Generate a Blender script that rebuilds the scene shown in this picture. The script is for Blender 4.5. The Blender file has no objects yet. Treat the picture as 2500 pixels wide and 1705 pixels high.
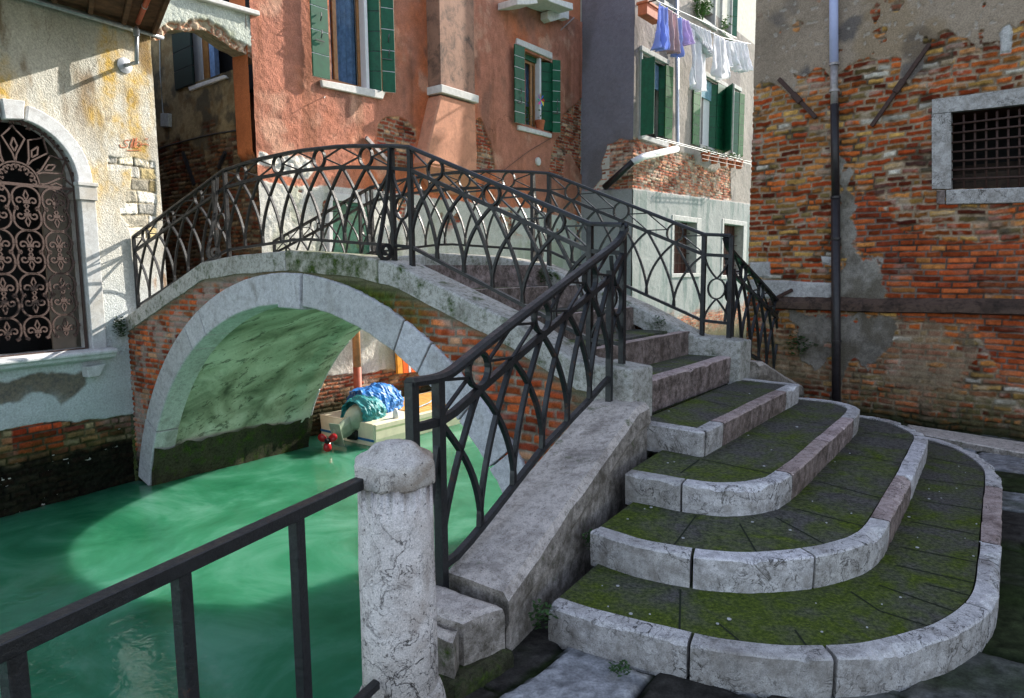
import bpy, math, random
import numpy as np
from mathutils import Vector, Matrix
random.seed(7)
sc = bpy.context.scene
COL = sc.collection

# ---------------------------------------------------------------- camera
FPX, PIT, ROL, HC = 1655.8, 0.1175, 0.00785, 1.70      # focal length in photo pixels (2500 wide), pitch, roll, eye height
CXY = (1250.0, 852.5)
_fw = np.array([0, math.cos(PIT), -math.sin(PIT)]); _rt = np.array([1.0, 0, 0]); _dn = np.cross(_fw, _rt)
CR = math.cos(ROL)*_rt + math.sin(ROL)*_dn
CD = -math.sin(ROL)*_rt + math.cos(ROL)*_dn
EYE = np.array([0, 0, HC])
cd = bpy.data.cameras.new('camera'); cam = bpy.data.objects.new('camera', cd); COL.objects.link(cam)
cd.sensor_width = 36; cd.lens = FPX/2500*36; cd.clip_start = 0.05; cd.clip_end = 400
cam.matrix_world = Matrix(((CR[0], -CD[0], -_fw[0], 0), (CR[1], -CD[1], -_fw[1], 0), (CR[2], -CD[2], -_fw[2], HC), (0, 0, 0, 1)))
sc.camera = cam
# ---------------------------------------------------------------- light
SAZ, SEL = math.radians(40), math.radians(30.5)        # direction towards the sun (from +X, counter-clockwise)
w = bpy.data.worlds.new('World'); sc.world = w; w.use_nodes = True
nt = w.node_tree; bg = nt.nodes['Background']; sky = nt.nodes.new('ShaderNodeTexSky'); sky.sky_type = 'NISHITA'
sky.sun_disc = False; sky.sun_elevation = SEL; sky.sun_rotation = math.radians(90) - SAZ
hs = nt.nodes.new('ShaderNodeHueSaturation'); hs.inputs['Saturation'].default_value = 0.68; nt.links.new(sky.outputs[0], hs.inputs['Color']); nt.links.new(hs.outputs[0], bg.inputs[0]); bg.inputs[1].default_value = 0.15
sl = bpy.data.lights.new('sun', 'SUN'); sl.energy = 4.2; sl.angle = math.radians(0.5); sl.color = (1.0, 0.93, 0.82)
sun = bpy.data.objects.new('sun', sl); COL.objects.link(sun)
SD = Vector((math.cos(SEL)*math.cos(SAZ), math.cos(SEL)*math.sin(SAZ), math.sin(SEL)))
sun.rotation_euler = SD.to_track_quat('Z', 'Y').to_euler(); sun.location = (20, 20, 25)
sc.view_settings.view_transform = 'Standard'; sc.view_settings.look = 'None'; sc.view_settings.gamma = 1
sc.view_settings.exposure = 1.33
sc.render.engine = 'CYCLES'; sc.cycles.max_bounces = 8; sc.cycles.diffuse_bounces = 3; sc.cycles.use_denoising = True
sc.cycles.sample_clamp_indirect = 6

# ---------------------------------------------------------------- frames of reference
TH = 2.48869
eb = np.array([math.cos(TH), math.sin(TH), 0]); es = np.array([math.sin(TH), -math.cos(TH), 0]); up = np.array([0, 0, 1.0])
N0 = np.array([0.7867, 4.8176, 0]); BW = 2.164          # foot of the near railing; distance between the two railings
def W(b, s, z=0.0): return N0 + eb*b + es*s + up*z
WZ = -1.20                                              # water level
def ray(x, y): return CR*(x-CXY[0])/FPX + CD*(y-CXY[1])/FPX + _fw
def hz(x, y, z): v = ray(x, y); return EYE + v*((z-HC)/v[2])
def bs(X): return ((X-N0) @ eb, (X-N0) @ es)
class Plane:
    def __init__(s, P, deg=None, d=None, flip=False):
        s.P = np.array(P, float); s.P[2] = 0
        if d is None: a = math.radians(deg); d = np.array([math.cos(a), math.sin(a), 0])
        s.d = np.array(d, float); s.n = np.array([s.d[1], -s.d[0], 0])
        if flip: s.n = -s.n
    def pt(s, t, z, o=0.0): return s.P + s.d*t + up*z + s.n*o
    def px(s, x, y, o=0.0):                             # (t, z) where the sight line of a photo point meets the plane
        v = ray(x, y); k = ((s.P + s.n*o - EYE) @ s.n)/(v @ s.n); X = EYE + v*k
        return ((X-s.P) @ s.d, X[2])
    def poly(s, pts, o=0.0): return [s.px(x, y, o) for x, y in pts]

# ---------------------------------------------------------------- scene helpers
def link(o, parent=None):
    COL.objects.link(o)
    if parent is not None: o.parent = parent
    return o
def wl(o):
    p = np.zeros(3)
    while o is not None: p = p + np.array(o.location); o = o.parent
    return p
def thing(name, label, cat, loc, group=None, kind=None):
    o = bpy.data.objects.new(name, None); o.location = tuple(loc); o.empty_display_size = 0.1
    link(o); o['label'] = label; o['category'] = cat
    if group: o['group'] = group
    if kind: o['kind'] = kind
    return o
def tag(o, label=None, cat=None, group=None, kind=None):
    if label: o['label'] = label
    if cat: o['category'] = cat
    if group: o['group'] = group
    if kind: o['kind'] = kind
    return o
class MB:
    def __init__(s): s.v = []; s.f = []
    def add(s, vs, fs):
        k = len(s.v); s.v += [tuple(map(float, a)) for a in vs]; s.f += [tuple(i+k for i in f) for f in fs]; return s
    def hexa(s, c): return s.add(c, [(0,3,2,1),(4,5,6,7),(0,1,5,4),(1,2,6,5),(2,3,7,6),(3,0,4,7)])
    def obox(s, c, a, b, h):                            # centre, three half-size vectors
        c, a, b, h = map(np.array, (c, a, b, h))
        return s.hexa([c-a-b-h, c+a-b-h, c+a+b-h, c-a+b-h, c-a-b+h, c+a-b+h, c+a+b+h, c-a+b+h])
    def prism(s, pts, vec):
        n = len(pts); vec = np.array(vec); pts = [np.array(p) for p in pts]
        return s.add(pts + [p+vec for p in pts], [tuple(range(n))[::-1], tuple(range(n, 2*n))] + [(i, (i+1) % n, n+(i+1) % n, n+i) for i in range(n)])
    def sweep(s, path, prof, upv=up, closed=False):     # prof: list of (side, up) offsets
        path = [np.array(p, float) for p in path]; n = len(path); m = len(prof); vs = []
        for i in range(n):
            a = path[i-1] if (i > 0 or closed) else path[i]; b = path[(i+1) % n] if (i < n-1 or closed) else path[i]
            t = b-a; t = t/(np.linalg.norm(t)+1e-12)
            u0 = upv[i] if isinstance(upv, list) else upv
            side = np.cross(t, u0); side = side/(np.linalg.norm(side)+1e-12); u = np.cross(side, t)
            sc_ = 1.0
            if (0 < i < n-1) or closed:
                t1 = path[i]-path[i-1]; t1 = t1/(np.linalg.norm(t1)+1e-12); sc_ = 1/max(0.5, abs(t1 @ t))
            for (p, q) in prof: vs.append(path[i] + side*p*sc_ + u*q*(sc_ if abs(u0 @ side) > 2 else 1))
        fs = []
        for i in range(n if closed else n-1):
            j = (i+1) % n
            for k in range(m): l = (k+1) % m; fs.append((i*m+k, i*m+l, j*m+l, j*m+k))
        if not closed: fs += [tuple(range(m))[::-1], tuple((n-1)*m+k for k in range(m))]
        return s.add(vs, fs)
    def bar(s, path, w_, h_, upv=up, closed=False):
        a, b = w_/2, h_/2; return s.sweep(path, [(-a, -b), (a, -b), (a, b), (-a, b)], upv, closed)
    def tube(s, path, r, n=8, upv=up, closed=False):
        return s.sweep(path, [(r*math.cos(2*math.pi*k/n), r*math.sin(2*math.pi*k/n)) for k in range(n)], upv, closed)
    def lathe(s, c, prof, n=24, ax=up, e1=None):
        ax = np.array(ax, float); e1 = np.cross(ax, [0.3, 0.9, 0.2]) if e1 is None else e1; e1 = e1/np.linalg.norm(e1); e2 = np.cross(ax, e1); vs = []
        for r, h in prof:
            for k in range(n): a = 2*math.pi*k/n; vs.append(np.array(c) + ax*h + (e1*math.cos(a) + e2*math.sin(a))*r)
        m = len(prof); fs = [(i*n+k, i*n+(k+1) % n, (i+1)*n+(k+1) % n, (i+1)*n+k) for i in range(m-1) for k in range(n)]
        fs += [tuple(range(n))[::-1], tuple((m-1)*n+k for k in range(n))]
        return s.add(vs, fs)
    def build(s, name, mat, parent=None, bevel=0, smooth=False, segs=1):
        off = wl(parent); me = bpy.data.meshes.new(name)
        me.from_pydata([(a-off[0], b-off[1], c-off[2]) for a, b, c in s.v], [], s.f); me.validate(); me.update()
        bm_fix(me)
        if smooth: me.polygons.foreach_set('use_smooth', [True]*len(me.polygons))
        me.materials.append(mat); o = link(bpy.data.objects.new(name, me), parent)
        if bevel:
            b = o.modifiers.new('bevel', 'BEVEL'); b.width = bevel; b.segments = segs; b.limit_method = 'ANGLE'; b.angle_limit = math.radians(35)
        return o
def bm_fix(me):
    import bmesh
    bm = bmesh.new(); bm.from_mesh(me); bmesh.ops.recalc_face_normals(bm, faces=bm.faces); bm.to_mesh(me); bm.free()

# ---------------------------------------------------------------- numpy noise
def _h(ix, iy, seed):
    n = (ix.astype(np.int64)*374761393 + iy.astype(np.int64)*668265263 + seed*974634777) & 0xffffffff
    n = ((n ^ (n >> 13))*1274126177) & 0xffffffff
    return ((n ^ (n >> 16)) & 0xffffff)/float(0xffffff)
def vn(x, y, seed=0):
    ix = np.floor(x); iy = np.floor(y); fx = x-ix; fy = y-iy; fx = fx*fx*(3-2*fx); fy = fy*fy*(3-2*fy)
    a = _h(ix, iy, seed); b = _h(ix+1, iy, seed); c = _h(ix, iy+1, seed); d = _h(ix+1, iy+1, seed)
    return (a*(1-fx)+b*fx)*(1-fy) + (c*(1-fx)+d*fx)*fy
def fbm(x, y, s=1.0, o=4, seed=0):                      # about -1..1; s = feature size in metres
    r = 0; a = 1.0; t = 0; x = x/s; y = y/s
    for i in range(o): r = r + a*(vn(x, y, seed+i*17)-0.5)*2; t += a; a *= 0.5; x = x*2.03+5.1; y = y*2.03+9.7
    return r/t*1.5
def ss(a, b, x): t = np.clip((x-a)/(b-a), 0, 1); return t*t*(3-2*t)
def pip(poly, x, y):
    r = np.zeros(np.shape(x), bool); n = len(poly); j = n-1
    for i in range(n):
        xi, yi = poly[i]; xj, yj = poly[j]
        if yi != yj: r ^= ((yi > y) != (yj > y)) & (x < (xj-xi)*(y-yi)/(yj-yi)+xi)
        j = i
    return r
def sd(poly, x, y):                                     # signed distance, positive inside
    d = np.full(np.shape(x), 1e9); n = len(poly)
    for i in range(n):
        ax, ay = poly[i]; bx, by = poly[(i+1) % n]; ex, ey = bx-ax, by-ay
        t = np.clip(((x-ax)*ex+(y-ay)*ey)/(ex*ex+ey*ey+1e-12), 0, 1)
        d = np.minimum(d, np.hypot(x-ax-t*ex, y-ay-t*ey))
    return np.where(pip(poly, x, y), d, -d)
def mix(a, b, m): return a*(1-m[..., None]) + np.asarray(b)*m[..., None]
def C(*c): return np.array(c, float)
def bricks(T, Z, course=0.07, lo=0.17, hi=0.27, seed=1, wob=0.006, pal=None, joint=0.006, rough=1.0, mortar=(0.34, 0.29, 0.23)):
    T2 = T + fbm(T, Z, 0.15, 2, seed+3)*wob; Z2 = Z + fbm(T, Z, 0.4, 3, seed+4)*wob*1.4 + fbm(T, Z, 0.05, 2, seed+5)*wob*0.5
    row = np.floor(Z2/course).astype(int); zf = Z2-row*course; rmin, rmax = row.min(), row.max()
    rng = np.random.RandomState(seed); t0 = T.min()-1; L = int((T.max()-t0+1.5)/lo)+3
    idx = np.zeros(T.shape, int); de = np.zeros(T.shape)
    for r in range(rmin, rmax+1):
        m = row == r
        ln = rng.uniform(lo, hi, L); ln[rng.rand(L) < 0.22] *= 0.55
        e = t0 - rng.rand()*0.3 + np.cumsum(ln)
        if not m.any(): continue
        k = np.searchsorted(e, T2[m]); idx[m] = k + r*1009
        de[m] = np.minimum(T2[m]-e[np.clip(k-1, 0, L-1)], e[np.clip(k, 0, L-1)]-T2[m])
    ed = np.minimum(de, np.minimum(zf, course-zf)); jn = joint*(1 + 0.5*fbm(T, Z, 0.12, 2, seed+8))
    prof = ss(jn*0.6, jn*0.6+0.008+0.006*wob/0.012, ed)
    zero = np.zeros(T.shape, int); h1 = _h(idx, zero, seed+11); h2 = _h(idx, zero, seed+12); h3 = _h(idx, zero, seed+13)
    pal = np.array(pal); wts = pal[:, 3]/pal[:, 3].sum(); ci = np.searchsorted(np.cumsum(wts), h1*0.9999)
    col = pal[np.clip(ci, 0, len(pal)-1), :3]*(0.48+0.98*h2)[..., None]
    nz = fbm(T, Z, 0.04, 4, seed+20); col = col*(1+0.35*nz)[..., None]
    col = mix(col, col.mean(axis=-1, keepdims=True)*C(1.1, 1.0, 0.88)*1.1, ss(0.35, 0.9, fbm(T, Z, 0.25, 4, seed+30))*0.6)
    mcol = C(*mortar)*(0.75+0.3*fbm(T, Z, 0.06, 3, seed+21))[..., None]
    deep = ss(0.05, 0.55, fbm(T, Z, 0.16, 3, seed+41)); mcol = mcol*(1-0.62*deep*min(1, rough))[..., None]
    cc = mix(np.clip(mcol, 0.006, 1), np.clip(col, 0.006, 1), prof)
    h = prof*(0.015 + 0.014*(h3-0.5)*rough) + nz*0.0022*rough*prof + fbm(T, Z, 0.02, 3, seed+22)*0.0015
    return h-deep*(1-prof)*0.010*min(1, rough), cc, prof
def panel(name, pl, t0, t1, z0, z1, res, fn, mat, parent=None, holes=(), keep=None, off=0.0):
    nt_ = int(round((t1-t0)/res))+1; nz_ = int(round((z1-z0)/res))+1
    T, Z = np.meshgrid(np.linspace(t0, t1, nt_), np.linspace(z0, z1, nz_)); h, c = fn(T, Z)
    X = pl.P[None, None, :] + T[..., None]*pl.d + Z[..., None]*up + (h+off)[..., None]*pl.n - wl(parent)
    tc = (T[:-1, :-1]+T[1:, 1:])/2; zc = (Z[:-1, :-1]+Z[1:, 1:])/2; kp = np.ones(tc.shape, bool)
    for hp in holes: kp &= ~pip(hp, tc, zc)
    if keep is not None: kp &= keep(tc, zc)
    I = np.arange(nt_*nz_).reshape(nz_, nt_); F = np.stack([I[:-1, :-1], I[:-1, 1:], I[1:, 1:], I[1:, :-1]], -1)[kp]
    nrm = np.cross(pl.d, up)
    if nrm @ pl.n < 0: F = F[:, ::-1]
    me = bpy.data.meshes.new(name); V = X.reshape(-1, 3); used = np.zeros(len(V), bool); used[F.ravel()] = True
    re = np.cumsum(used)-1; F = re[F]; V = V[used]; cc = np.clip(c.reshape(-1, 3)[used], 0.004, 0.95)
    me.vertices.add(len(V)); me.vertices.foreach_set('co', V.ravel().astype(np.float32))
    me.loops.add(F.size); me.loops.foreach_set('vertex_index', F.ravel().astype(np.int32))
    me.polygons.add(len(F)); me.polygons.foreach_set('loop_start', (np.arange(len(F))*4).astype(np.int32))
    me.update(calc_edges=True); me.polygons.foreach_set('use_smooth', np.ones(len(F), bool))
    ca = me.color_attributes.new('Col', 'FLOAT_COLOR', 'POINT')
    ca.data.foreach_set('color', np.c_[cc, np.ones(len(cc))].ravel().astype(np.float32))
    me.validate(); me.materials.append(mat)
    return link(bpy.data.objects.new(name, me), parent)

# ---------------------------------------------------------------- materials
def newmat(name):
    m = bpy.data.materials.new(name); m.use_nodes = True; t = m.node_tree; return m, t, t.nodes['Principled BSDF']
def nn(t, kind, **kw):
    n = t.nodes.new(kind)
    for k, v in kw.items():
        if k.startswith('_'): setattr(n, k[1:], v)
        else: n.inputs[k].default_value = v
    return n
def ramp(t, src, stops):
    r = t.nodes.new('ShaderNodeValToRGB'); t.links.new(src, r.inputs[0]); e = r.color_ramp.elements
    while len(e) < len(stops): e.new(0.5)
    for i, (p, c) in enumerate(stops):
        e[i].position = p; e[i].color = (*c, 1) if len(c) == 3 else c
    return r.outputs[0]
def mixc(t, f, a, b, mode='MIX'):
    m = t.nodes.new('ShaderNodeMix'); m.data_type = 'RGBA'; m.blend_type = mode
    for s, v in ((0, f), (6, a), (7, b)):
        if hasattr(v, 'is_linked') or hasattr(v, 'links'): t.links.new(v, m.inputs[s])
        else: m.inputs[s].default_value = v if s == 0 else ((*v, 1) if len(v) == 3 else v)
    return m.outputs[2]
def coords(t):
    g = t.nodes.new('ShaderNodeNewGeometry'); return g.outputs['Position']
def noise(t, co, scale, detail=4, rough=0.6, dist=0):
    n = nn(t, 'ShaderNodeTexNoise', Scale=scale, Detail=detail, Roughness=rough, Distortion=dist); t.links.new(co, n.inputs['Vector']); return n.outputs['Fac']
def bump(t, bsdf, src, strength=0.5, dist=0.01, prev=None):
    b = nn(t, 'ShaderNodeBump', Strength=strength, Distance=dist); t.links.new(src, b.inputs['Height'])
    if prev is not None: t.links.new(prev, b.inputs['Normal'])
    t.links.new(b.outputs[0], bsdf.inputs['Normal']); return b.outputs[0]
def attr_mat(name, rough=0.92, bs_=0.35, bscale=120, bd=0.004, lo=0.70, hi=1.28):
    m, t, p = newmat(name); a = nn(t, 'ShaderNodeAttribute', _attribute_name='Col'); co = coords(t)
    f = noise(t, co, bscale, 5, 0.65); v = ramp(t, f, [(0.32, (lo,)*3), (0.68, (hi,)*3)])
    t.links.new(mixc(t, 1.0, a.outputs['Color'], v, 'MULTIPLY'), p.inputs['Base Color']); p.inputs['Roughness'].default_value = rough
    p.inputs['Specular IOR Level'].default_value = 0.08
    bump(t, p, f, bs_, bd); return m
def stone_mat(name, base, dark, vein=0.5, moss=0.0, scale=6.0, rough=0.75, pits=0.5, stain=(0.10, 0.085, 0.07), bstr=0.5, side=None):
    m, t, p = newmat(name); co = coords(t)
    n1 = noise(t, co, scale*2.3, 12, 0.74, 0.4); c = ramp(t, n1, [(0.33, dark), (0.52, base), (0.75, tuple(min(1, q*1.22) for q in base))]); gr_ = noise(t, co, 210, 3, 0.7); c = mixc(t, 1.0, c, ramp(t, gr_, [(0.33, (0.66,)*3), (0.66, (1.22,)*3)]), 'MULTIPLY')
    oi = t.nodes.new('ShaderNodeObjectInfo'); c = mixc(t, 1.0, c, ramp(t, oi.outputs['Random'], [(0.0, (0.80, 0.79, 0.76)), (0.5, (1.0, 0.99, 0.97)), (1.0, (1.14, 1.13, 1.15))]), 'MULTIPLY')
    n2 = noise(t, co, scale*0.4, 5, 0.6, 0.6); c = mixc(t, ramp(t, n2, [(0.52, (0,)*3), (0.72, (0.75,)*3)]), c, stain)
    def ridge(sc__, wd_, seed):
        mp = nn(t, 'ShaderNodeMapping'); t.links.new(co, mp.inputs[0]); mp.inputs['Location'].default_value = (seed*3.7, seed*1.3, seed*5.1)
        q = noise(t, mp.outputs[0], sc__, 5, 0.55, 0.7); a = nn(t, 'ShaderNodeMath', _operation='SUBTRACT'); a.inputs[1].default_value = 0.5; t.links.new(q, a.inputs[0]); b_ = nn(t, 'ShaderNodeMath', _operation='ABSOLUTE'); t.links.new(a.outputs[0], b_.inputs[0])
        return ramp(t, b_.outputs[0], [(0.0, (1,)*3), (wd_, (0,)*3)])
    cr = mixc(t, 1.0, ridge(scale*0.9, 0.013, 1), ridge(scale*2.4, 0.011, 2), 'LIGHTEN')
    msk = ramp(t, noise(t, co, scale*0.5, 3), [(0.38, (0,)*3), (0.52, (1,)*3)])
    crk = mixc(t, 1.0, cr, msk, 'MULTIPLY')
    crk = mixc(t, 1.0, crk, (vein,)*3, 'MULTIPLY')
    c = mixc(t, crk, c, (0.03, 0.027, 0.025))
    fine = noise(t, co, 90, 4, 0.7)
    sp = ramp(t, fine, [(0.33, (1,)*3), (0.39, (0,)*3)]); sp = mixc(t, 1.0, sp, (pits,)*3, 'MULTIPLY'); c = mixc(t, sp, c, (0.035, 0.03, 0.027))
    if side is not None:                                # upright faces turn darker and browner, in patches
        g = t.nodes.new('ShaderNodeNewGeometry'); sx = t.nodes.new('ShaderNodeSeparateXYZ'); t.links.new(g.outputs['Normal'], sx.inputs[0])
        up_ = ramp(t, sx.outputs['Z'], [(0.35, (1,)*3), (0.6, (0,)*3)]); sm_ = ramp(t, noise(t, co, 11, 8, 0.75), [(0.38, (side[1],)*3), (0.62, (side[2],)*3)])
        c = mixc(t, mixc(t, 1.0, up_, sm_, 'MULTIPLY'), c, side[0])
    if moss > 0:
        mm = ramp(t, noise(t, co, scale*0.5, 5, 0.7), [(0.62-moss*0.4, (0,)*3), (0.75-moss*0.3, (1,)*3)])
        mcol = ramp(t, noise(t, co, 60, 3), [(0.35, (0.012, 0.03, 0.006)), (0.7, (0.07, 0.11, 0.012))]); c = mixc(t, mm, c, mcol)
    t.links.new(c, p.inputs['Base Color']); p.inputs['Roughness'].default_value = rough; p.inputs['Specular IOR Level'].default_value = 0.14
    b = bump(t, p, n1, bstr*0.8, 0.014); b = bump(t, p, fine, bstr*0.5, 0.004, b); iv = ramp(t, crk, [(0, (1,)*3), (1, (0,)*3)]); bump(t, p, iv, bstr, 0.006, b)
    return m
def plain(name, col, rough=0.6, metal=0, var=0.25, scale=30, bs_=0.15, spec=0.4):
    m, t, p = newmat(name); co = coords(t); f = noise(t, co, scale, 5, 0.65)
    c = ramp(t, f, [(0.3, tuple(x*(1-var) for x in col)), (0.7, tuple(min(1, x*(1+var)) for x in col))])
    t.links.new(c, p.inputs['Base Color']); p.inputs['Roughness'].default_value = rough; p.inputs['Metallic'].default_value = metal
    p.inputs['Specular IOR Level'].default_value = spec; bump(t, p, f, bs_, 0.003); return m
M = {}
M['wall'] = attr_mat('weathered_wall', bs_=0.7, bscale=80, bd=0.006)
M['wallfine'] = attr_mat('rough_render', bs_=1.0, bscale=48, bd=0.018, lo=0.76, hi=1.18)
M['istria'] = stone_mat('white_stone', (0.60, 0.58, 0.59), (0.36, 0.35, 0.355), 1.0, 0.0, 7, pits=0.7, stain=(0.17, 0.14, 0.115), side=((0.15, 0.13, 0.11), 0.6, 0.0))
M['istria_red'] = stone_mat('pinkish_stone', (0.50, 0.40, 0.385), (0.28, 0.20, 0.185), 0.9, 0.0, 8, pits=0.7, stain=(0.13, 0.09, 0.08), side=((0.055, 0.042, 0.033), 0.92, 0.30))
M['riser'] = stone_mat('riser_stone', (0.20, 0.15, 0.14), (0.085, 0.06, 0.055), 0.6, 0.1, 8, stain=(0.04, 0.03, 0.025))
M['coping'] = stone_mat('grey_coping_stone', (0.52, 0.51, 0.49), (0.19, 0.19, 0.155), 0.3, 0.20, 11, pits=0.8, stain=(0.14, 0.13, 0.10))
M['cmoss'] = stone_mat('mossy_coping_stone', (0.48, 0.47, 0.42), (0.18, 0.18, 0.13), 0.25, 0.48, 9, pits=0.8, stain=(0.12, 0.12, 0.07))
M['ring'] = stone_mat('arch_stone', (0.54, 0.545, 0.57), (0.36, 0.36, 0.385), 0.3, 0.0, 9, pits=0.5, stain=(0.26, 0.245, 0.23))
M['bollard'] = stone_mat('bollard_stone', (0.64, 0.60, 0.58), (0.42, 0.38, 0.36), 1.0, 0.0, 6, pits=1.0, stain=(0.24, 0.16, 0.10))
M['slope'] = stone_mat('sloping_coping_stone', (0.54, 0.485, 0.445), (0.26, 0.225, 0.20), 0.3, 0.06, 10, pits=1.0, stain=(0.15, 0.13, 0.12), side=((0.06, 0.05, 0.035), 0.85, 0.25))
M['iron'] = plain('black_iron', (0.008, 0.0085, 0.010), 0.40, 0.0, 0.6, 55, 0.9, 0.5)
def iron_mat():
    m, t, p = newmat('painted_wrought_iron'); co = coords(t); f = noise(t, co, 60, 6, 0.7); g = noise(t, co, 7, 8, 0.8)
    c = ramp(t, f, [(0.3, (0.005, 0.0055, 0.0065)), (0.7, (0.016, 0.017, 0.020))]); ms = ramp(t, g, [(0.60, (0,)*3), (0.66, (0.85,)*3)]); c = mixc(t, ms, c, (0.075, 0.030, 0.014))
    t.links.new(c, p.inputs['Base Color']); t.links.new(ramp(t, g, [(0.4, (0.30,)*3), (0.66, (0.75,)*3)]), p.inputs['Roughness']); p.inputs['Specular IOR Level'].default_value = 0.5; b = bump(t, p, f, 0.8, 0.003); bump(t, p, g, 0.4, 0.006, b); return m
M['iron'] = iron_mat()
M['gwhite'] = plain('greyed_window_stone', (0.40, 0.40, 0.39), 0.8, 0, 0.25, 9, 0.4)
M['white'] = plain('white_window_stone', (0.62, 0.60, 0.58), 0.75, 0, 0.15, 14, 0.4)
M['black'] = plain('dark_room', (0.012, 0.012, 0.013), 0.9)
def tread_mat():
    m, t, p = newmat('mossy_paving'); co = coords(t)
    n1 = noise(t, co, 2.4, 9, 0.7, 0.5); n2 = noise(t, co, 46, 6, 0.8); n3 = noise(t, co, 7, 5, 0.6)
    stone = ramp(t, n2, [(0.38, (0.024, 0.023, 0.021)), (0.60, (0.125, 0.118, 0.108))])
    moss = ramp(t, n2, [(0.34, (0.016, 0.028, 0.004)), (0.50, (0.062, 0.090, 0.009)), (0.66, (0.145, 0.18, 0.018))])
    dp_ = nn(t, 'ShaderNodeVectorMath', _operation='DOT_PRODUCT'); t.links.new(co, dp_.inputs[0]); dp_.inputs[1].default_value = tuple(es)
    mr = nn(t, 'ShaderNodeMapRange'); t.links.new(dp_.outputs['Value'], mr.inputs['Value']); mr.inputs['From Min'].default_value = float(N0 @ es)-2.0; mr.inputs['From Max'].default_value = float(N0 @ es)+2.8; mr.inputs['To Min'].default_value = 0.09; mr.inputs['To Max'].default_value = -0.09
    ad = nn(t, 'ShaderNodeMath', _operation='ADD'); t.links.new(n1, ad.inputs[0]); t.links.new(mr.outputs[0], ad.inputs[1])
    f = ramp(t, ad.outputs[0], [(0.40, (0,)*3), (0.60, (0.97,)*3)]); f = mixc(t, 1.0, f, ramp(t, n3, [(0.25, (0.45,)*3), (0.55, (1,)*3)]), 'MULTIPLY')
    c = mixc(t, f, stone, moss)
    sp = ramp(t, noise(t, co, 150, 2), [(0.75, (0,)*3), (0.77, (0.4,)*3)]); c = mixc(t, sp, c, (0.30, 0.31, 0.29))
    t.links.new(c, p.inputs['Base Color']); p.inputs['Roughness'].default_value = 0.78; p.inputs['Specular IOR Level'].default_value = 0.16
    b = bump(t, p, n2, 0.5, 0.008); bump(t, p, n3, 0.35, 0.02, b); return m
M['tread'] = tread_mat()
def water_mat():
    m, t, p = newmat('canal_water'); co = coords(t)
    n = noise(t, co, 0.55, 6, 0.6, 1.5); c = ramp(t, n, [(0.32, (0.014, 0.125, 0.060)), (0.5, (0.035, 0.19, 0.105)), (0.68, (0.10, 0.29, 0.20))])
    t.links.new(c, p.inputs['Base Color']); p.inputs['Roughness'].default_value = 0.02; p.inputs['IOR'].default_value = 1.45; p.inputs['Subsurface Weight'].default_value = 1.0; p.inputs['Subsurface Radius'].default_value = (0.5, 1.0, 0.8); p.inputs['Subsurface Scale'].default_value = 1.3
    p.inputs['Specular IOR Level'].default_value = 0.5
    mp = nn(t, 'ShaderNodeMapping'); t.links.new(co, mp.inputs[0]); mp.inputs['Scale'].default_value = (1, 1, 1)
    a = noise(t, mp.outputs[0], 1.1, 3, 0.5, 0.8); b = bump(t, p, a, 0.20, 0.05)
    a2 = noise(t, mp.outputs[0], 8.0, 3, 0.5, 0.8); bump(t, p, a2, 0.26, 0.014, b); return m
M['water'] = water_mat()

# ================================================================ SETTING: canal, pavement
wm = MB().add([(-60, -10, WZ), (60, -10, WZ), (60, 90, WZ), (-60, 90, WZ)], [(0, 1, 2, 3)])
tag(wm.build('canal_water', M['water']), 'milky green canal water', None, None, 'structure')
Q0, Q1 = W(-0.30, 5.2), W(-0.30, -12)                   # canal edge of the pavement
def pave_fn(T, Z):                                       # T along the quay, Z across; returns height and colour
    h, c, pr = bricks(T, Z, 0.42, 0.55, 0.95, 91, 0.02, [(0.055, 0.05, 0.045, 3), (0.10, 0.10, 0.095, 2), (0.21, 0.21, 0.22, 1.0), (0.035, 0.045, 0.02, 1.5)], 0.014, 1.0, (0.015, 0.022, 0.008))
    n = fbm(T, Z, 0.5, 5, 5); c = mix(c, C(0.022, 0.035, 0.010), ss(0.05, 0.6, n)*0.75)
    n2 = fbm(T, Z, 0.03, 3, 6); c = c*(1+0.4*n2)[..., None]
    return h*0.9 + fbm(T, Z, 0.3, 4, 7)*0.008 + n2*0.002, c
class Floor:
    P = Q1*1.0; d = (Q0-Q1)/np.linalg.norm(Q0-Q1); n = up
def floor_panel(name, t0, t1, s0, s1, res, fn, mat, parent=None):
    nt_ = int((t1-t0)/res)+1; ns_ = int((s1-s0)/res)+1; T, S = np.meshgrid(np.linspace(t0, t1, nt_), np.linspace(s0, s1, ns_)); h, c = fn(T, S)
    X = Q1[None, None, :] + T[..., None]*es - S[..., None]*eb + (h-0.02)[..., None]*up; pl = Plane(Q1, d=es)
    V = X.reshape(-1, 3); I = np.arange(nt_*ns_).reshape(ns_, nt_); F = np.stack([I[:-1, :-1], I[1:, :-1], I[1:, 1:], I[:-1, 1:]], -1).reshape(-1, 4)
    me = bpy.data.meshes.new(name); me.vertices.add(len(V)); me.vertices.foreach_set('co', V.ravel().astype(np.float32))
    me.loops.add(F.size); me.loops.foreach_set('vertex_index', F.ravel().astype(np.int32)); me.polygons.add(len(F)); me.polygons.foreach_set('loop_start', (np.arange(len(F))*4).astype(np.int32))
    me.update(calc_edges=True); me.polygons.foreach_set('use_smooth', np.ones(len(F), bool)); ca = me.color_attributes.new('Col', 'FLOAT_COLOR', 'POINT')
    ca.data.foreach_set('color', np.c_[np.clip(c.reshape(-1, 3), 0.004, 0.9), np.ones(len(V))].ravel().astype(np.float32)); me.materials.append(mat)
    bm_fix(me); return link(bpy.data.objects.new(name, me), parent)
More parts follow.
